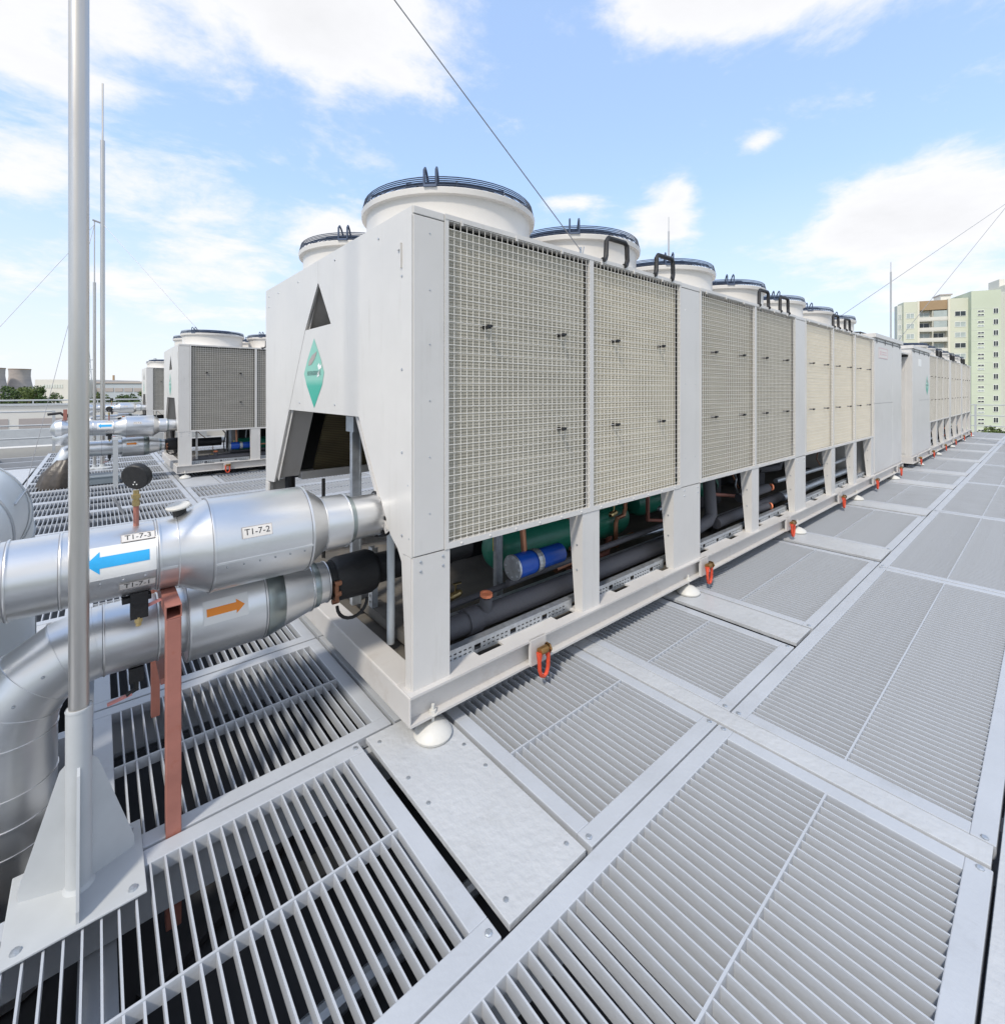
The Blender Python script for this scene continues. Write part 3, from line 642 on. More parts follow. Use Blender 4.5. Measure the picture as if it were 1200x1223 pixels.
    cm_ = (c0+c1)/2+.28
    k = MB(); k.box(c0+.012, cm_-.004, -.006, .0035, 1.43, 2.47); k.build('cabinet_door', 'paint', root, bevel=.003)
    k = MB(); k.box(c0+.012, cm_-.004, -.006, .0035, .27, 1.42); k.build('cabinet_door', 'paint', root, bevel=.003)
    k = MB(); k.box(cm_, c1-.012, -.006, .0035, .27, 2.47); k.build('cabinet_door', 'paint', root, bevel=.003)
    k = MB(); k.box(c0-.02, c1+.02, -.03, Wb+.03, 2.53, 2.60); k.build('cabinet_roof', 'paint', root, bevel=.004)
    k = MB()
    for xx in (c0+.15, c0+.75, c0+1.35, c0+1.95):
        k.box(xx, xx+.02, -.012, -.006, 2.44, 2.52)
    k.box(c0+.1, c1-.05, -.010, -.007, 2.478, 2.486)
    k.build('door_seal', 'black', root)
    k = MB(); k.tube([(c0+.30, .25, 2.60), (c0+.30, .25, 2.66), (c0+1.3, .25, 2.66), (c0+1.3, .25, 2.60)], .014, 8); k.tube([(c0+.30, .55, 2.60), (c0+.30, .55, 2.68), (c0+1.3, .55, 2.68), (c0+1.3, .55, 2.60)], .014, 8); k.tube([(c0+.3, .25, 2.66), (c0+.3, .55, 2.68)], .012, 8); k.tube([(c0+1.3, .25, 2.66), (c0+1.3, .55, 2.68)], .012, 8); k.build('cabinet_roof_rail', 'black', root)
    if mirror:
        k = MB(); k.box(c1+.004, c1+.95, .05, 1.6, 2.40, 2.43); k.box(c1+.9, c1+.93, .05, 1.6, 2.30, 2.40); k.build('roof_flap', 'paint', root)
        k = MB(); k.box(c1, c1+.012, .10, 1.2, .30, 2.30); k.build('side_door', 'paint', root, bevel=.003)
        k = MB(); k.box(c1, c1+.03, .06, Wb-.05, 2.36, 2.39); k.build('gutter', 'black', root)
        def sf(u_, v_): return (c1+.0145, .30-u_, 2.16+v_)
        k = MB(); k.box(c1+.0125, c1+.0140, .13, .47, 2.05, 2.27); k.build('notice', 'plate', root)
        vs, fs = text_mesh('?', .2); k = MB(); k.add([sf(a, b) for a, b in vs], fs); k.build('notice_print', 'signred', root, recalc=False)
        k = MB(); k.box(c1-1.05, c1-.70, -.0085, -.0065, 2.18, 2.34); k.build('notice', 'sticker', root)
    else:
        k = MB(); k.box(c0+.30, c0+.95, -.0085, -.0065, 2.20, 2.38); kk = k.build('notice', 'plate', root)
        k = MB()
        for (a, c, d, e_) in ((.30, .95, 2.365, 2.38), (.30, .95, 2.20, 2.215), (.30, .32, 2.215, 2.365), (.93, .95, 2.215, 2.365), (.38, .48, 2.25, 2.33), (.52, .86, 2.26, 2.28), (.52, .86, 2.30, 2.32)): k.box(c0+a, c0+c, -.0100, -.0087, d, e_)
        k.build('notice_print', 'signpink', kk)
    # ---- green diamond label
    def diamond(fn, name_parent):
        zc = (0, 0); P = [(0, .236), (.13, .085), (.185, .0), (.15, -.08), (0, -.236), (-.15, -.08), (-.205, 0), (-.13, .1)]
        mg = bpy.data.materials.get('green_label_print')
        if not mg:
            mg = mat('green_label_print', (.10, .52, .40), .35, var=.04); t = mg.node_tree; b_ = t.nodes['Principled BSDF']
            c_ = t.nodes.new('ShaderNodeTexCoord'); sp = t.nodes.new('ShaderNodeSeparateXYZ'); t.links.new(c_.outputs['Object'], sp.inputs[0])
            r_ = t.nodes.new('ShaderNodeValToRGB'); mr_ = t.nodes.new('ShaderNodeMapRange'); mr_.inputs[1].default_value = 1.52; mr_.inputs[2].default_value = 2.0
            t.links.new(sp.outputs[2], mr_.inputs[0]); t.links.new(mr_.outputs[0], r_.inputs[0])
            r_.color_ramp.elements[0].color = (.012, .37, .27, 1); r_.color_ramp.elements[0].position = .33
            r_.color_ramp.elements[1].color = (.20, .50, .40, 1); r_.color_ramp.elements[1].position = .42
            t.links.new(r_.outputs[0], b_.inputs['Base Color'])
        b = MB(); b.add([fn(u, v, 0) for u, v in P], [tuple(range(8))]); d = b.build('diamond_label', mg, name_parent, recalc=False)
        def pr(poly, m_, nm):
            b = MB(); b.add([fn(u, v, .0015) for u, v in poly], [tuple(range(len(poly)))]); b.build(nm, m_, d, recalc=False)
        pr([(-.11, .055), (-.10, .085), (-.03, .125), (.06, .145), (.02, .10), (-.05, .06)], 'conc', 'leaf_print')
        pr([(.07, .05), (.10, .065), (.12, .045), (.15, .06), (.14, .03), (.09, .02)], 'sticker', 'swoosh_print')
        pr([(.07, .0), (.11, .02), (.10, -.02), (.06, -.03)], 'sticker', 'swoosh_print')
        for tb, zz, sz in (('ECOLOGICAL', -.025, .043), ('REFRIGERANT', -.062, .040), ('i', -.145, .05)):
            vs, fs = text_mesh(tb, sz); b = MB(); b.add([fn(a, c, .0015) for a, c in vs], fs); b.build('label_lettering', 'greyink', d, recalc=False)
    if not mirror: diamond(lambda a, c, h: (-.0035-h, 1.315-a, 1.765+c), root)
    else: diamond(lambda a, c, h: ((c0+.36)+a, -.008-h, 1.765+c), root)
    # ---- lifting points and feet
    for sx in ((.785, 2.745, 4.68, 6.62, 8.51, 10.35) if not mirror else (.75, 2.7, 4.7, 6.65, 8.6, 10.3)):
        shackle(root, sx)
    for sx in (.10, 2.52, 5.03, 7.55, 10.1):
        foot(root, sx, -.012); foot(root, sx, Wb+.012)
    MIRL[0] = None
    return root
U1 = chiller((1.115, 1.94, 0), 'nearest and largest grey chiller, green diamond label on its A-shaped end panel')
U2 = chiller((12.99, 1.94, 0), 'grey chiller at the far right end of the row, small diamond on its cabinet', mirror=True)
M['coil_dark'] = coil('coil_fins_dark_grey', (.27, .255, .22), (.17, .16, .14))
def dup_unit(loc, label):
    r = copy_tree(U1); r.location = loc; r['label'] = label
    for p_ in KIDS(r):
        if p_.name.startswith('coil_panel'):
            for q_ in KIDS(p_):
                if q_.name.startswith('coil_fins'): q_.data = q_.data.copy(); q_.data.materials[0] = M['coil_dark']
    return r
U3 = dup_unit((1.14, 10.55, 0), 'second grey chiller, seen across the grating left of the nearest one')
U4 = dup_unit((1.40, 22.2, 0), 'small distant pale grey chiller left of the second one, partly hidden behind it')

# ================================================================ PIPES at the end of the chillers
def cyl_fn(xc, yc, zc, R, phi0):
    return lambda u_, v_: (xc+u_, yc-(R)*math.cos(phi0+v_/R), zc+(R)*math.sin(phi0+v_/R))
def pipes(dx, dy, near=True):
    yu, zu = 2.37+dy, .985
    a = Vector((dx, dy, 0))
    up = empty('lagged_water_pipe', (dx+1.1, yu, zu), 'x', 'pipe')
    def rel(b, name, m, par, smooth=True, o=(dx+1.1, yu, zu)):
        b.v = [(x-o[0], y-o[1], z-o[2]) for x, y, z in b.v]; return b.build(name, m, par, smooth=smooth)
    xl = -3.2 if near else -.42
    P = [(1.145, .095), (1.145, .108), (.985, .110), (.985, .113), (.955, .113), (.955, .128), (.955, .131), (.835, .131), (.75, .193), (.745, .196), (.36, .196), (.355, .196), (.245, .14), (.185, .138), (.183, .135), (xl, .135)]
    b = MB(); b.lathe([(dx+x, r) for x, r in P], (0, yu, zu), (1, 0, 0), 56); rel(b, 'pipe_jacket', 'lag', up)
    for xs_, r_, w2 in ((1.14, .110, .004), (.968, .1185, .016), (.955, .132, .003), (.835, .132, .003), (.745, .198, .004), (.358, .198, .004), (.245, .141, .003), (.185, .140, .004), (.176, .137, .003), (-.10, .137, .003), (-.235, .139, .003), (-.26, .139, .003), (-1.2, .137, .003), (-2.2, .137, .003)):
        if xs_ < xl: continue
        b = MB(); b.lathe([(-w2, r_-.006), (-w2, r_+.001), (0, r_+.002), (w2, r_+.001), (w2, r_-.006)], (dx+xs_, yu, zu), (1, 0, 0), 56)
        rel(b, 'jacket_seam', 'lag' if w2 < .01 else 'lag_dark', up)
        if w2 < .01:
            b = MB(); b.lathe([(-w2-.0035, r_-.0015), (-w2, r_-.0015)], (dx+xs_, yu, zu), (1, 0, 0), 56); rel(b, 'seam_joint', 'terminal', up)
    b = MB(); phi = .18                                       # lengthwise lap seams
    for x0_, x1_, r_ in ((.36, .745, .1965), (.185, .24, .1405)): b.bar((dx+x0_, yu-(r_+.001)*math.cos(.18), zu-r_*math.sin(.18)), (dx+x1_, yu-(r_+.001)*math.cos(.18), zu-r_*math.sin(.18)), .004, .007)
    rel(b, 'lap_seam', 'lag', up, False)
    b = MB()
    for x0_, x1_, r_ in ((.37, .735, .1965), (-.09, .17, .1355), (-1.1, -.27, .1355)):
        k_ = 6 if x1_-x0_ > .3 else 4
        for i in range(k_): xx = x0_+(x1_-x0_)*(i+.5)/k_; b.lathe([(0, .0045), (.002, .004), (.0035, 0)], (dx+xx, yu-r_*math.cos(.28), zu-r_*math.sin(.28)), (0, -math.cos(.28), -math.sin(.28)), 8)
    tag(rel(b, 'rivets', 'galv', up), kind='stuff')
    b = MB(); b.lathe([(dx+1.145, .0), (dx+1.145, .125), (dx+1.175, .125), (dx+1.175, .10), (dx+1.26, .10), (dx+1.26, .0)], (0, yu, zu), (1, 0, 0), 32)
    for k in range(8): q = k*PI/4; b.lathe([(dx+1.13, 0), (dx+1.13, .012), (dx+1.19, .012), (dx+1.19, 0)], (0, yu+.112*math.cos(q), zu+.112*math.sin(q)), (1, 0, 0), 6)
    rel(b, 'coupling', 'black', up)
    # arrow sticker
    R = .1362; fn = lambda u_, v_: tuple(Vector(cyl_fn(dx+.064, yu, zu, R, .30)(u_, v_))-Vector((dx+1.1, yu, zu)))
    s_ = patch(-.112, .108, -.062, .058, 4, 12, fn).build('arrow_sticker', 'sticker', up, smooth=True)
    fn2 = lambda u_, v_: tuple(Vector(cyl_fn(dx+.058, yu, zu, R+.001, .30)(u_, v_))-Vector((dx+1.1, yu, zu)))
    arrow_print(fn2, .185, .040, .080, .040, -1).build('arrow_print', 'skyblue', s_, recalc=False)
    def plate_(txt, x, phi_, R_s, wd=.062, hh=.018, ts=.034, r=0):
        f0 = lambda u_, v_, e=0: tuple(Vector(cyl_fn(dx+x, yu, zu, R_s+.0025+e, phi_)(u_*math.cos(r)-v_*math.sin(r), u_*math.sin(r)+v_*math.cos(r)))-Vector((dx+1.1, yu, zu)))
        o = patch(-wd, wd, -hh, hh, 2, 5, lambda u_, v_: f0(u_, v_)).build('name_plate', 'plate', up, smooth=True)
        fr_ = MB()
        for (a0, a1, b0, b1) in ((-wd, wd, hh-.0015, hh), (-wd, wd, -hh, -hh+.0015), (-wd, -wd+.0015, -hh, hh), (wd-.0015, wd, -hh, hh)):
            q = patch(a0, a1, b0, b1, 2, 3, lambda u_, v_: f0(u_, v_, .001)); fr_.add(q.v, q.f)
        fr_.build('plate_border', 'conc', o, recalc=False)
        wrap_text(txt, ts, lambda u_, v_: f0(u_, v_, .001), 'plate_lettering', 'ink', o)
    if near or True:
        plate_('T1-7-2', .512, .37, .196, .058, .024, .036)
        plate_('T1-7-1', .115, -.50, .136, .055, .016, .030)
        plate_('T1-7-3', .118, .86, .137, .052, .017, .030)
    # gauge
    gx, gy = dx+.115, yu-.02
    b = MB(); b.tube([(gx, gy, zu+.12), (gx, gy, zu+.215)], .0095, 10); rel(b, 'gauge_tube', 'primer', up)
    b = MB(); b.lathe([(0, .0), (0, .013), (.022, .013), (.022, .010), (.03, .010), (.03, .015), (.045, .015), (.045, .010), (.062, .010), (.062, 0)], (gx, gy, zu+.21), (0, 0, 1), 8); rel(b, 'gauge_cock', 'brass', up, False)
    ax = Vector((.55, .80, .22)).normalized()                # dial faces away from the camera
    cpos = Vector((gx, gy, zu+.325))
    b = MB(); b.lathe([(-.012, 0), (-.012, .046), (-.008, .050), (.018, .050), (.022, .047)], cpos, ax, 32); gg = rel(b, 'pressure_gauge', 'black', up)
    b = MB(); b.lathe([(.021, 0), (.021, .046)], cpos, ax, 24); rel(b, 'gauge_face', 'sticker', gg)
    b = MB(); s1 = ax.cross(Vector((0, 0, 1))).normalized(); s2 = s1.cross(ax)
    for (i, j) in ((0, -.018), (-.006, -.028), (.006, -.028)): b.lathe([(-.0135, 0), (-.0135, .0025), (-.012, .0025)], cpos+s1*i+s2*j, ax, 8)
    rel(b, 'gauge_screws', 'sticker', gg)
    b = MB(); b.bar((dx+.045, gy-.03, zu+.26), (dx+.075, gy-.02, zu+.19), .014, .006); rel(b, 'cock_handle', 'terminal', up, False)
    # capped stub, drain valve
    b = MB(); b.tube([(dx+.26, yu, zu+.13), (dx+.258, yu, zu+.175)], [.022, .026], 12); rel(b, 'stub', 'black', up)
    b = MB(); b.lathe([(.0, 0), (.0, .043), (.006, .045), (.010, .04), (.010, 0)], (dx+.255, yu, zu+.178), (-.15, -.12, 1), 24); rel(b, 'stub_cap', 'foot', up)
    b = MB(); b.box(dx+.095, dx+.15, yu-.08, yu-.035, zu-.215, zu-.115); b.box(dx+.07, dx+.16, yu-.075, yu-.04, zu-.15, zu-.13); rel(b, 'drain_valve', 'black', up, False)
    b = MB(); b.bar((dx+.15, yu-.07, zu-.175), (dx+.19, yu-.09, zu-.155), .006, .012); rel(b, 'valve_handle', 'signred', up, False)
    b = MB(); b.lathe([(0, .014), (.02, .014), (.02, .010), (.035, .010), (.035, 0)], (dx+.12, yu-.068, zu-.21), (0, 0, -1), 6); rel(b, 'valve_outlet', 'brass', up, False)
    # ---- lower pipe
    yl, zl = 2.60+dy, .60
    lo = empty('lagged_water_pipe', (dx+1.1, yl, zl), 'x', 'pipe'); O = (dx+1.1, yl, zl)
    P = [(.945, .09), (.945, .105), (.895, .108), (.890, .113), (.862, .113), (.860, .124), (.845, .126), (.70, .165), (.63, .180), (.615, .184), (.305, .184), (.30, .140), (.0, .140)]
    b = MB(); b.lathe([(dx+x, r) for x, r in P], (0, yl, zl), (1, 0, 0), 56); rel(b, 'pipe_jacket', 'lag', lo, True, O)
    b = MB(); b.lathe([(.62, .186), (.70, .167), (.702, .165)], (dx, yl, zl), (1, 0, 0), 56); rel(b, 'taper_band', 'lag_dark', lo, True, O)
    for xs_, r_, w2 in ((.943, .108, .003), (.876, .1165, .015), (.852, .127, .003), (.613, .186, .003), (.305, .186, .003), (.20, .142, .003), (.02, .142, .003)):
        b = MB(); b.lathe([(-w2, r_-.006), (-w2, r_+.001), (0, r_+.002), (w2, r_+.001), (w2, r_-.006)], (dx+xs_, yl, zl), (1, 0, 0), 48); rel(b, 'jacket_seam', 'lag' if w2 < .01 else 'lag_dark', lo, True, O)
        if w2 < .01:
            b = MB(); b.lathe([(-w2-.0035, r_-.0015), (-w2, r_-.0015)], (dx+xs_, yl, zl), (1, 0, 0), 48); rel(b, 'seam_joint', 'terminal', lo, True, O)
    b = MB(); b.lathe([(.95, 0), (.95, .10), (.985, .10), (.985, .108), (1.01, .118), (1.19, .122), (1.22, .11), (1.24, .085), (1.9, .085), (1.9, 0)], (dx, yl, zl), (1, 0, 0), 36)
    b.tube([(dx+1.06+.085*math.cos(a_), yl-.10, zl-.11-.085*math.sin(a_)) for a_ in [PI*i/10 for i in range(11)]], .009, 8)
    rel(b, 'coupling', 'black', lo, True, O)
    b = MB()
    for k in range(3): q = -2.4+k*.5; b.lathe([(.955, 0), (.955, .014), (.99, .014), (.99, 0)], (dx, yl+.12*math.sin(q), zl+.12*math.cos(q)), (1, 0, 0), 6)
    b.box(dx+.955, dx+.975, yl-.125, yl-.10, zl-.07, zl+.02); rel(b, 'coupling_bolts', 'copper', lo, True, O)
    Rl = .1855; fl = lambda u_, v_, e=0: tuple(Vector(cyl_fn(dx+.435, yl, zl, Rl+e, .36)(u_, v_))-Vector(O))
    s_ = patch(-.083, .095, -.050, .050, 3, 8, fl).build('arrow_sticker', 'sticker', lo, smooth=True)
    arrow_print(lambda u_, v_: fl(u_+.005, v_, .001), .15, .033, .062, .034, 1).build('arrow_print', 'orangeprint', s_, recalc=False)
    # elbow built from lobster-back segments, then down through the deck
    if near:
        cx0, cz0, rb = dx+.0, zl-.26, .26; seg = 4; pts = []
        for i in range(seg+1):
            q = PI/2*i/seg; pts.append(Vector((cx0-rb*math.sin(q), yl, cz0+rb*math.cos(q))))
        pts += [Vector((cx0-rb, yl, .05)), Vector((cx0-rb, yl, -.6))]
        b = MB(); allp = [Vector((dx+.02, yl, zl))]+pts
        b.tube(allp, .140, 48, False); rel(b, 'elbow_jacket', 'lag', lo, True, O).data.set_sharp_from_angle(angle=R_(12))
        for i in range(0, len(pts)-1):
            a_ = allp[i+1]; t_ = (allp[i+2]-allp[i]).normalized()
            b = MB(); b.lathe([(-.003, .138), (-.003, .1435), (.003, .1435), (.003, .138)], a_, t_, 48); rel(b, 'jacket_seam', 'lag', lo, True, O)
        for zz in (.16, -.05):
            b = MB(); b.lathe([(-.003, .138), (-.003, .1425), (.003, .1425), (.003, .138)], (cx0-rb, yl, zz), (0, 0, 1), 48); rel(b, 'jacket_seam', 'lag', lo, True, O)
        b = MB()
        for i in range(4):
            q = PI/2*(i+.5)/4; b.lathe([(0, .006), (.004, .004), (.005, 0)], (cx0-(rb+.02)*math.sin(q), yl-.139, cz0+(rb+.02)*math.cos(q)), (0, -1, 0), 8)
        tag(rel(b, 'rivets', 'galv', lo, True, O), kind='stuff')
    else:
        b = MB(); b.tube([(dx+0, yl, zl), (dx-.3, yl, zl), (dx-.42, yl, zl-.05), (dx-.5, yl, zl-.2), (dx-.5, yl, -.5)], .14, 24); rel(b, 'elbow_jacket', 'lag', lo, True, O)
        b = MB(); b.lathe([(0, .135), (-.08, .17), (-.16, .15), (-.22, .06), (-.23, 0)], (dx-.42, yu, zu), (1, 0, 0), 32); rel(b, 'end_cone', 'lag', up)
        b = MB(); b.lathe([(0, .135), (.05, .16), (.16, .15), (.22, .12)], (dx-.45, yu+.02, zu-.05), (-.2, 0, -1), 24); rel(b, 'elbow_jacket', 'lag', up)
    b = MB(); b.box(dx+.10, dx+.15, yl-.07, yl-.04, zl-.19, zl-.13); b.tube([(dx+.125, yl-.055, zl-.18), (dx+.125, yl-.055, zl-.225), (dx+.09, yl-.06, zl-.235)], .010, 8); rel(b, 'drain_valve', 'black', lo, False, O)
    b = MB(); b.bar((dx+.03, yl-.06, zl-.25), (dx+.11, yl-.06, zl-.235), .014, .010); rel(b, 'valve_handle', 'signred', lo, False, O)
    return up, lo
up, lo = pipes(0, 0)
up['label'] = 'upper silver lagged pipe with the light blue arrow, running left from the nearest chiller'
lo['label'] = 'lower silver lagged pipe with the orange arrow and an elbow down through the grating'
up, lo = pipes(.04, 8.61, False)
up['label'] = 'upper silver lagged pipe at the end of the second chiller, beside two thin masts'
lo['label'] = 'lower silver lagged pipe at the end of the second chiller, close above the white grating'
up, lo = pipes(.28, 20.26, False)
up['label'] = 'small distant silver pipe with a round gauge, at the end of the far left chiller'
lo['label'] = 'distant silver pipe just below the upper one at the far left chiller'

# ================================================================ supports, poles, masts
t = empty('pipe_support', (.215, 2.15, 0), 'rusty red-brown steel post carrying the two silver pipes in the foreground', 'pipe support')
b = MB(); b.box(-.024, .024, -.024, .024, -.35, .80); b.build('post', 'primer', t, bevel=.003)
b = MB()
b.box(-.025, -.022, -.024, .85, .803, .846); b.box(.022, .025, -.024, .85, .803, .846); b.box(-.025, .025, -.024, .85, .846, .849); b.box(-.022, .022, -.024, .85, .801, .804)
b.build('arm', 'primer', t)
b = MB(); b.box(-.01, .025, .80, .84, .0, .80); b.box(-.01, .025, .34, .80, .385, .41); b.build('rear_post', 'primer', t)
t = empty('pipe_support', (.235, 11.2, 0), 'pale grey square post in front of the pipes of the second chiller', 'pipe support')
b = MB(); b.box(-.035, .035, -.7, -.63, -.05, .80); b.box(-.035, .035, -.63, .2, .77, .82); b.build('post', 'rail', t)
px_, py_ = -.047, 2.10
t = empty('steel_mast', (px_, py_, 0), 'tall satin steel mast in the foreground, rising out of the top of the picture', 'mast')
b = MB(); b.tube([(0, 0, .52), (0, 0, 4.6)], .0265, 32); b.build('pole', 'pole', t, smooth=True)
b = MB(); b.tube([(0, 0, .012), (0, 0, .60)], .034, 32); b.lathe([(0, .034), (.006, .0355), (.012, .034)], (0, 0, .59), n=32); b.build('sleeve', 'rail', t, smooth=True)
for q in (R_(20), R_(160), R_(-90), R_(90)):
    c, s_ = math.cos(q), math.sin(q); n_ = Vector((-s_, c, 0))*.004
    P = [(.033, .012), (.155, .012), (.155, .05), (.05, .40), (.033, .42)]
    b = MB(); b.prism(P, lambda u_, v_, d: (c*u_+n_.x*(d*2-1), s_*u_+n_.y*(d*2-1), v_), 1.0); b.build('gusset', 'rail', t)
b = MB(); b.box(-.17, .17, -.17, .17, 0.005, .013); b.build('base_plate', 'rail', t, bevel=.002)
rivets(t, [((x_, y_, .013), (0, 0, 1)) for x_ in (-.135, .135) for y_ in (-.135, .135)], .014)
b = MB(); b.lathe([(.0, .042), (.008, .036), (.012, .034)], (0, 0, .013), n=32); b.build('weld', 'rail', t, smooth=True)
def rod(loc, h1, h2, r, label, base=True):
    t = empty('lightning_rod', loc, label, 'lightning rod')
    b = MB(); b.tube([(0, 0, 0), (0, 0, h1)], r, 12); b.build('pole', 'pole', t, smooth=True)
    b = MB(); b.tube([(0, 0, h1), (0, 0, h2)], r*.42, 8); b.build('tip', 'pole', t, smooth=True)
    b = MB(); b.lathe([(0, r*4), (.03, r*4), (.05, r*1.5), (.1, r*1.2)], n=12); b.build('base', 'rail', t)
    return t
t = rod((.08, 13.0, 0), 6.9, 8.1, .040, 'tallest thin lightning rod at left, just right of the foreground mast')
b = MB(); b.bar((0, 0, 5.15), (-.16, .02, 5.2), .03, .03); b.build('bracket', 'terminal', t)
rod((-.05, 13.02, 0), 3.9, 5.2, .026, 'shorter thin rod close beside the tallest lightning rod at left')
rod((9.0, 5.2, 0), 4.95, 5.25, .018, 'thin rod rising behind the nearest chiller, above its third fan')
rod((12.45, 2.19, 0), 4.1, 4.3, .016, 'thin rod in the gap between the two chillers of the right-hand row')
def wire(a, b_, label, r=.004, sag=.0):
    a, b_ = Vector(a), Vector(b_); o = MB(); n = 8
    pts = [(a.lerp(b_, i/n)-a)-Vector((0, 0, sag*math.sin(PI*i/n))) for i in range(n+1)]
    o.tube(pts, r, 5); ob = o.build('guy_wire', 'terminal', loc=a); return tag(ob, label, 'cable')
wire((px_, py_, 4.35), (2.36, 1.98, 2.55), 'steel guy wire slanting from the picture top down to the nearest chiller', .0032)
wire((.08, 13, 5.15), (1.75, 11.2, 2.6), 'thin guy wire from the left rod down to the second chiller', .0045)
wire((-.05, 13, 5.1), (-2.77, 10.8, 0), 'thin guy wire from the left rods crossing to the left edge of the picture', .0045)
wire((-.05, 13, 5.1), (-.93, 11.4, 0), 'thin steep guy wire from the left rods down behind the foreground mast', .0045)
wire((20.55, .80, 7.30), (10.57, 3.2, 2.62), 'upper guy wire at right, running down behind the far fans', .006)
wire((20.55, .80, 7.30), (15.6, 2.8, 2.62), 'steeper guy wire at right, ending above the cabinet of the far chiller', .006)
b = MB(); b.lathe([(-.09, 0), (-.09, .03), (-.03, .05), (.03, .05), (.09, .03), (.09, 0)], ax=(.97, -.24, .45), n=10); tag(b.build('insulator', 'black', loc=(20.40, .845, 7.23)), 'small black insulator on the wires at the right edge', 'insulator')
t = empty('lightning_rod', (20.6, .785, 0), 'mast just outside the right edge that holds the two guy wires', 'mast')
b = MB(); b.tube([(0, 0, 0), (0, 0, 7.4)], .03, 12); b.build('pole', 'pole', t, smooth=True)
# wire anchor on the chiller roof edge
t = empty('wire_anchor', (2.36, 1.99, 2.515), 'small anchor bracket on the chiller roof edge where the guy wire ends', 'bracket')
b = MB(); b.box(-.03, .05, -.02, .03, .001, .014); b.tube([(.01, 0, .012), (.01, 0, .06)], .008, 8); b.tube([(.03, 0, .012), (.045, 0, .07)], .004, 6); b.build('bracket_body', 'galv', t)

# ================================================================ left duct, wrapped pipe
t = empty('clad_duct', (-.60, 4.0, 0), 'fat blue-grey clad duct elbow at the left edge, rising from the grating', 'duct')
ez, rb = .99, .36
pts = [Vector((0, 0, -.5)), Vector((0, 0, ez-rb))]
for i in range(1, 7):
    q = PI/2*i/6; pts.append(Vector((0, -rb+rb*math.cos(q), ez-rb+rb*math.sin(q))))
pts += [Vector((0, -.70, ez)), Vector((0, -.95, ez)), Vector((-.07, -1.10, ez)), Vector((-.22, -1.15, ez)), Vector((-4.0, -1.15, ez))]
b = MB(); b.tube(pts, .315, 48, False); b.build('cladding', 'pvc', t, smooth=True, ang=60)
for p_, a_ in ((pts[1], (0, 0, 1)), (pts[3], pts[4]-pts[2]), (pts[5], pts[6]-pts[4]), (pts[7], (0, 1, 0)), (pts[9], (0, 1, 0))):
    b = MB(); b.lathe([(-.006, .312), (-.006, .32), (.006, .32), (.006, .312)], p_, a_, 48); b.build('cladding_seam', 'rail', t, smooth=True)
b = MB(); b.bar((.316, 0, -.1), (.316, 0, .59), .012, .006); b.build('cladding_seam', 'rail', t)
for q in (R_(20), R_(75)):
    b = MB(); b.tube([(.318*math.cos(q), -rb+(rb+.318*math.sin(q))*math.cos(a_), ez-rb+(rb+.318*math.sin(q))*math.sin(a_)) for a_ in [PI/2*i/8 for i in range(9)]]+[(.318*math.cos(q), -.75, ez+.318*math.sin(q))], .005, 6); b.build('cladding_seam', 'rail', t, smooth=True)
# wrapped elbow beside the second chiller
b = MB(); n = 28; prof = [(0, .27), (.15, .28), (.3, .27), (.42, .23), (.50, .18), (.55, .15)]
vs = []
for zz, rr in prof:
    for k in range(n):
        q = 2*PI*k/n; r2 = rr*(1+.10*math.sin(q*7+zz*3)+.06*random.uniform(-1, 1)); vs.append((r2*math.cos(q)+.25*zz, r2*math.sin(q), zz-.1))
b.add(vs, [(i*n+k, i*n+(k+1) % n, (i+1)*n+(k+1) % n, (i+1)*n+k) for i in range(len(prof)-1) for k in range(n)])
tag(b.build('wrapped_pipe', 'bag', smooth=True, ang=80, loc=(-.52, 11.15, 0)), 'dark brown plastic-wrapped pipe stub on the grating behind the foreground mast', 'pipe')
# black forked bracket
t = empty('pipe_bracket', (-.42, 11.0, .98), 'black forked bracket sticking up at the end of the pipe at far left', 'bracket')
b = MB(); b.tube([(0, 0, .1), (0, 0, .22), (-.06, 0, .28), (-.22, 0, .26)], .022, 8); b.tube([(0, 0, .2), (.08, 0, .28), (.24, 0, .45)], .022, 8); b.build('fork', 'black', t); b = MB(); b.box(-.025, .025, -.03, .03, .16, .34); b.build('clamp', 'primer', t)
# grey equipment box on the deck between the pipes and second unit
t = empty('junction_box', (.55, 9.55, 0), 'low blue-grey sheet metal box on the grating below the second chiller pipes', 'box')
b = MB(); b.box(-.75, -.25, 1.3, 1.8, .0, .12); b.build('housing', 'boxgrey', t, bevel=.01); b = MB(); b.box(-.76, -.24, 1.29, 1.81, .12, .135); b.build('lid', 'boxgrey', t)

# ================================================================ railings, parapets
def railing(a, b_, zs, post_h, step, label, r=.022):
    a, b_ = Vector(a), Vector(b_); L = (b_-a).length; d = (b_-a)/L
    t = empty('guard_railing', a, label, 'railing')
    for z in zs:
        o = MB(); o.tube([Vector((0, 0, z)), d*L+Vector((0, 0, z))], r, 10); o.build('rail', 'rail', t, smooth=True)
    n = int(L/step)
    for i in range(n+1):
        p = d*(L*i/n); o = MB(); o.box(p.x-.03, p.x+.03, p.y-.03, p.y+.03, 0, post_h); o.build('post', 'rail', t)
railing((-8.5, 17.6, 0), (-.9, 17.6, 0), (1.08, .72, .38), 1.10, 2.0, 'grey tubular railing along the left edge of the roof, left of the far chillers')
railing((26.2, -3, 0), (26.2, 12, 0), (1.08, .66, .26), 1.10, 2.4, 'grey tubular railing at the far right, in front of the green tower block', .018)
def wallthing(name, x0, x1, y0, y1, z0, z1, m, label, cat='wall'):
    o = MB(); o.box(0, x1-x0, 0, y1-y0, 0, z1-z0); return tag(o.build(name, m, loc=(x0, y0, z0)), label, cat)
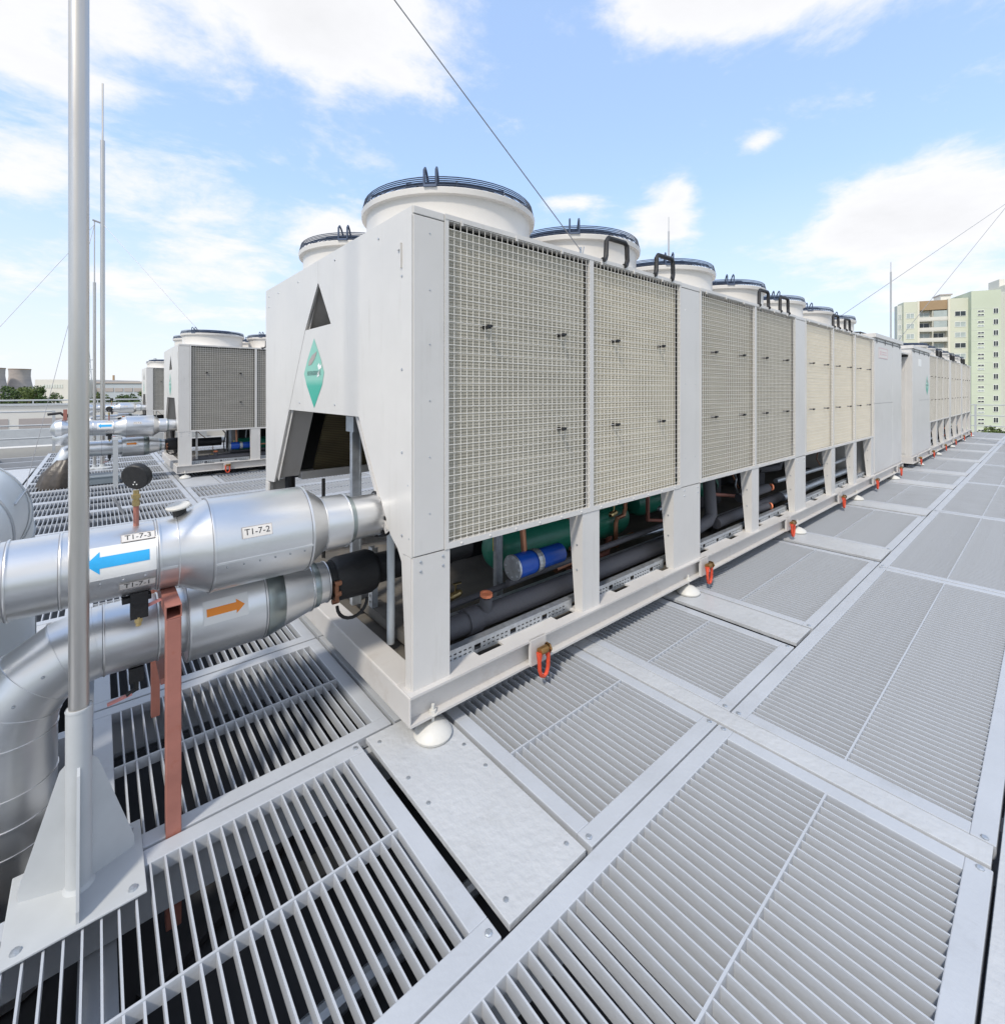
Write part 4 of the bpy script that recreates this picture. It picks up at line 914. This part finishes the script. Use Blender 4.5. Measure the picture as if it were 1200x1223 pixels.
t = empty('parapet_wall', (-14, 27.0, 0), 'long pale parapet wall across the left background, with a rail along its top', 'wall')
b = MB(); b.box(0, 22, 0, .3, -.6, 1.02); b.build('wall', 'white_wall', t)
b = MB(); b.box(-.05, 22.05, -.05, .35, 1.02, 1.10); b.build('coping', 'rail', t)
b = MB(); b.tube([(0, .1, 1.24), (22, .1, 1.24)], .03, 8); b.build('rail', 'rail', t)
for i in range(12):
    b = MB(); b.box(i*2-.02, i*2+.02, .08, .12, 1.10, 1.24); b.build('post', 'rail', t)
for i in range(7):
    b = MB(); b.box(.6+i*2.2, 2.5+i*2.2, -.02, .02, .12, .50); b.build('vent_panel', 'conc', t)
b = MB(); b.box(0, 18, -.4, -.1, -.62, -.30); b.build('plinth', 'rail', t)
t = empty('low_curb', (-9, 17.9, 0), 'low pale grey curb at the left roof edge below the railing', 'curb')
b = MB(); b.box(0, 8.3, 0, .5, -.6, .12); b.build('curb', 'white_wall', t)
b = MB(); b.box(0, 10.0, 2.6, 2.75, -.6, .45); b.build('screen_wall', 'rail', t)
rf = MB(); rf.box(-14, 10, 18.4, 27, -.8, -.6); tag(rf.build('flat_roof', 'roofgrey'), kind='structure')

# ================================================================ far background
def faru(name, u0, d0, label, cat):
    o = empty(name, uv(u0, d0, -14), label, cat, rz=R_(-40.6)); return o
# factory: local x to the right, y away
t = faru('factory', -198, 200, 'long low pale factory hall with a grey metal-clad wing, left background', 'factory')
b = MB(); b.box(0, 21.5, 0, 30, 0, 20.2); b.build('white_hall', 'white_wall', t)
b = MB(); b.box(21.5, 60, 4, 40, 0, 18.6); b.build('grey_hall', 'facgrey', t)
b = MB(); b.box(21.4, 60.5, 3.6, 40.5, 18.6, 19.4); b.build('roof_edge', 'conc', t)
b = MB(); b.box(0, 15, 0, 0.1, 15, 16.5)
for i in range(8):
    b = MB(); b.box(3.4+i*1.1, 4.2+i*1.1, -.15, -.01, 16.6, 18.1); b.build('window', 'bluegrey', t)
for i in range(9):
    b = MB(); b.box(22.5+i*4.1, 26+i*4.1, 3.8, 3.99, 15.0, 16.6); b.build('window', 'conc', t)
b = MB(); b.lathe([(0, .6), (22.5, .4), (22.5, 0)], (21, 15, 0), n=12); b.build('chimney', 'brownpan', t, smooth=True)
def tower(u0, d0, label):
    t = faru('cooling_tower', u0, d0, label, 'cooling tower')
    b = MB(); b.lathe([(0, 25), (18, 21), (34, 18), (45, 16.6), (54, 16.8), (60, 17.4), (60, 16.6), (50, 15.8), (20, 19)], n=40); b.build('shell', 'conc', t, smooth=True, ang=60)
    b = MB(); b.lathe([(59.5, 17.7), (60.8, 17.7), (60.8, 16.7)], n=40); b.build('rim', 'brownpan', t)
tower(-1024, 950, 'dark concrete cooling tower cut by the left edge of the picture'); tower(-1022, 1000, 'concrete cooling tower left of the mast, second from the left edge')
# lattice tower
t = faru('lattice_mast', -219.5, 250, 'thin grey lattice tower between the mast and the lightning rods', 'tower')
b = MB(); Hh = 37.5
for i in range(12):
    z0, z1 = Hh*i/12, Hh*(i+1)/12; w0, w1 = 1.9*(1-i/13)+.25, 1.9*(1-(i+1)/13)+.25
    c0_ = [(-w0, -w0, z0), (w0, -w0, z0), (w0, w0, z0), (-w0, w0, z0)]; c1_ = [(-w1, -w1, z1), (w1, -w1, z1), (w1, w1, z1), (-w1, w1, z1)]
    for k in range(4): b.bar(c0_[k], c1_[k], .16, .16); b.bar(c0_[k], c1_[(k+1) % 4], .1, .1); b.bar(c1_[k], c1_[(k+1) % 4], .1, .1)
b.build('lattice', 'facgrey', t); b = MB(); b.box(-3.4, 3.4, -.3, .3, 26.5, 26.9); b.box(-2.8, 2.8, -.3, .3, 31.5, 31.9); b.build('cross_arm', 'facgrey', t)
# apartment block, metres to the right of where its left end stands; depth measured away from the viewer
t = faru('apartment_block', 107.6, 130, 'tall green and cream apartment block behind the far end of the right-hand chillers', 'building')
t.rotation_euler = (0, 0, R_(-62.6)); t.scale = (.77, 1, 1)
def bx_(name, x0, x1, y0, y1, z0, z1, m): b = MB(); b.box(x0, x1, y0, y1, z0, z1); return b.build(name, m, t)
ZB = 14
bx_('wall', 1.5, 2.9, 1.0, 3, 0, ZB+25.0, 'bluegrey'); w1_ = bx_('wall', 2.9, 6.8, 0, 4, 0, ZB+25.7, 'palegreen'); bx_('wall', 6.8, 15.4, 1.6, 14, 0, ZB+25.9, 'white_wall')
w2_ = bx_('wall', 15.4, 20.6, 0, 14, 0, ZB+26.0, 'palegreen'); w3_ = bx_('wall', 20.6, 28.2, -1.5, 14, 0, ZB+27.4, 'lime'); bx_('wall', 28.2, 30.2, 0, 14, 0, ZB+27.0, 'bluegrey'); w4_ = bx_('wall', 30.2, 44, -1.0, 14, 0, ZB+28.8, 'cream')
bx_('pier', 6.75, 7.35, -.1, 1.6, 0, ZB+25.8, 'cream'); bx_('pier', 15.2, 15.75, -.12, 1.6, 0, ZB+25.95, 'cream'); bx_('attic_panel', 7.35, 15.2, .3, 1.55, ZB+23.3, ZB+25.8, 'brownpan')
bx_('vent_house', 15.2, 18.0, 4, 8, ZB+25.9, ZB+27.6, 'white_wall'); bx_('vent_cap', 14.9, 18.4, 3.7, 8.3, ZB+27.6, ZB+27.9, 'conc'); bx_('roof_house', 31, 34, 4, 9, ZB+28.8, ZB+31.0, 'white_wall')
wm = {}
def window(x0, x1, y, z0, z1, m, par=None):
    k = (round(x1-x0, 2), round(z1-z0, 2), m)
    if k not in wm:
        a, c = x1-x0, z1-z0; f = MB(); th = .09
        f.box(0, a, -.08, .02, 0, th); f.box(0, a, -.08, .02, c-th, c); f.box(0, th, -.08, .02, th, c-th); f.box(a-th, a, -.08, .02, th, c-th); f.box(a/2-th/2, a/2+th/2, -.08, .02, th, c-th)
        fo = f.build('window', 'sticker'); p = MB(); p.box(th, a-th, -.03, .0, th, c-th); po = p.build('pane', m)
        wm[k] = (fo.data, po.data); bpy.data.objects.remove(fo); bpy.data.objects.remove(po)
    f = link('window', wm[k][0], t, (x0, y, z0)); link('pane', wm[k][1], f, (0, 0, 0))
ST = 2.8
for s in range(14):
    z = ZB+21.2-s*ST
    if z < 1: break
    window(3.6, 5.9, -.01, z, z+1.4, 'wglassl'); window(17.0, 20.0, -.01, z, z+1.4, 'wglassl' if s % 3 else 'wglass')
    window(22.2, 23.9, -1.52, z+.6, z+1.15, 'wglass'); window(22.2, 23.9, -1.52, z-.35, z+.2, 'wglassl' if s % 2 else 'wglass'); window(26.2, 27.5, -1.52, z+.1, z+1.5, 'wglass')
    window(31.2, 33.2, -1.02, z+.1, z+1.5, 'wglassl'); window(34.2, 36.2, -1.02, z, z+1.4, 'wglass'); window(37.6, 39.6, -1.02, z, z+1.4, 'wglassl'); window(1.7, 2.7, .98, z, z+1.4, 'wglassl')
    # loggias: slab, parapet, recessed glazing
    bal = bx_('balcony', 7.35, 15.2, .2, 1.6, z-.95, z-.75, 'white_wall')
    p = MB(); p.box(7.35, 15.2, .15, .25, z-.75, z+.15); p.build('balcony_front', 'white_wall', bal); p = MB(); p.box(11.1, 11.3, .2, 1.6, z+.15, z+1.85); p.build('divider', 'cream', bal)
    for x0_, mm in ((7.7, 'wglass' if s % 2 else 'wglassl'), (11.7, 'wglassl' if s % 3 == 0 else 'wglass')): window(x0_, x0_+3.1, 1.56, z+.0, z+1.5, mm)
    if s in (0, 1): p = MB(); p.box(11.4, 15.1, .18, .24, z+.15, z+1.8); p.build('balcony_glazing', 'wglassl', bal)
jb = MB()
for s in range(15):
    z = ZB+22.8-s*ST
    if z < .5: break
    for (x0, x1, y) in ((2.95, 6.75, -.015), (15.8, 20.55, -.015), (20.65, 28.15, -1.515), (30.25, 43.9, -1.015)): jb.box(x0, x1, y-.01, y+.01, z, z+.07)
jb.build('panel_joints', 'bluegrey', t)['kind'] = 'stuff'
# ---- trees
def tree(u0, d0, h, cw, m, label, seed):
    rnd = random.Random(seed); t = faru('tree', u0, d0, label, 'tree')
    b = MB(); b.tube([(0, 0, 0), (.2, 0, h*.35), (.1, .1, h*.75)], [.45, .3, .08], 8)
    for k in range(5):
        q = rnd.uniform(0, 6.28); b.tube([(.1, 0, h*(.3+.08*k)), (math.cos(q)*cw*.32, math.sin(q)*cw*.32, h*(.5+.08*k))], [.16, .04], 6)
    b.build('trunk', 'bark', t)
    b = MB(); cl = [(rnd.uniform(-.34, .34)*cw, rnd.uniform(-.34, .34)*cw, h*rnd.uniform(.42, .88), rnd.uniform(.13, .26)*cw) for _ in range(15)]+[(0, 0, h*.62, cw*.32)]
    for _ in range(1500):
        c = rnd.choice(cl); d = Vector((rnd.gauss(0, 1), rnd.gauss(0, 1), rnd.gauss(0, .85))).normalized()*c[3]*rnd.uniform(.55, 1.05)
        p = Vector(c[:3])+d; s_ = rnd.uniform(.16, .34); n_ = Vector((rnd.gauss(0, 1), rnd.gauss(0, 1), rnd.gauss(.4, 1))).normalized(); a = n_.orthogonal().normalized(); e = n_.cross(a)
        b.add([p+a*s_, p+e*s_, p-a*s_*.9, p-e*s_], [(0, 1, 2, 3)])
    b.build('crown', m, t, recalc=False)
adj = ['broad', 'dark', 'bushy', 'rounded', 'low', 'tall', 'ragged', 'pale']
pos = ['at the very left edge', 'below the left cooling tower', 'below the right cooling tower', 'where the second cooling tower meets the factory', 'in front of the left corner of the factory', 'left of the lit factory wall', 'before the white factory wall', 'just left of the foreground mast']
for i in range(8):
    tree(-163+i*3.0, 150+(i % 3)*4-1.0*i, 16.4+((i*7) % 4)*.6, 7.5, 'leaf' if i % 2 else 'leaf2', f'{adj[i]} green tree {pos[i]}', 20+i)
tree(-128.5, 151, 16.3, 6.5, 'leaf2', 'small green tree between the lightning rods and the third chiller', 41); tree(-125, 156, 16.2, 6.5, 'leaf', 'dark green tree before the grey factory wing', 44); tree(-121, 152, 17.6, 7.5, 'leaf', 'taller tree just left of the distant chiller', 42); tree(-117, 155, 17.9, 6, 'leaf2', 'tree half hidden by the distant chiller', 43)
tree(95, 92, 8.2, 6, 'leaf2', 'low olive green tree at the foot of the green tower block', 51); tree(101, 94, 8.0, 6, 'leaf', 'low green tree at the right edge beyond the railing', 52)
# ---- repeats of a kind share a group
GR = {'chiller': 'rooftop chillers standing in rows on the grating', 'pipe': 'silver lagged pipes at the ends of the chillers', 'lightning rod': 'thin lightning rods on the roof',
      'cable': 'steel guy wires', 'tree': 'trees beyond the roof', 'cooling tower': 'cooling towers on the horizon', 'railing': 'tubular railings at the roof edges', 'pipe support': 'posts carrying the pipes'}
for o in list(C.objects):
    if o.parent is None and o.get('category') in GR and not o.name.startswith('wrapped'): o['group'] = GR[o['category']]
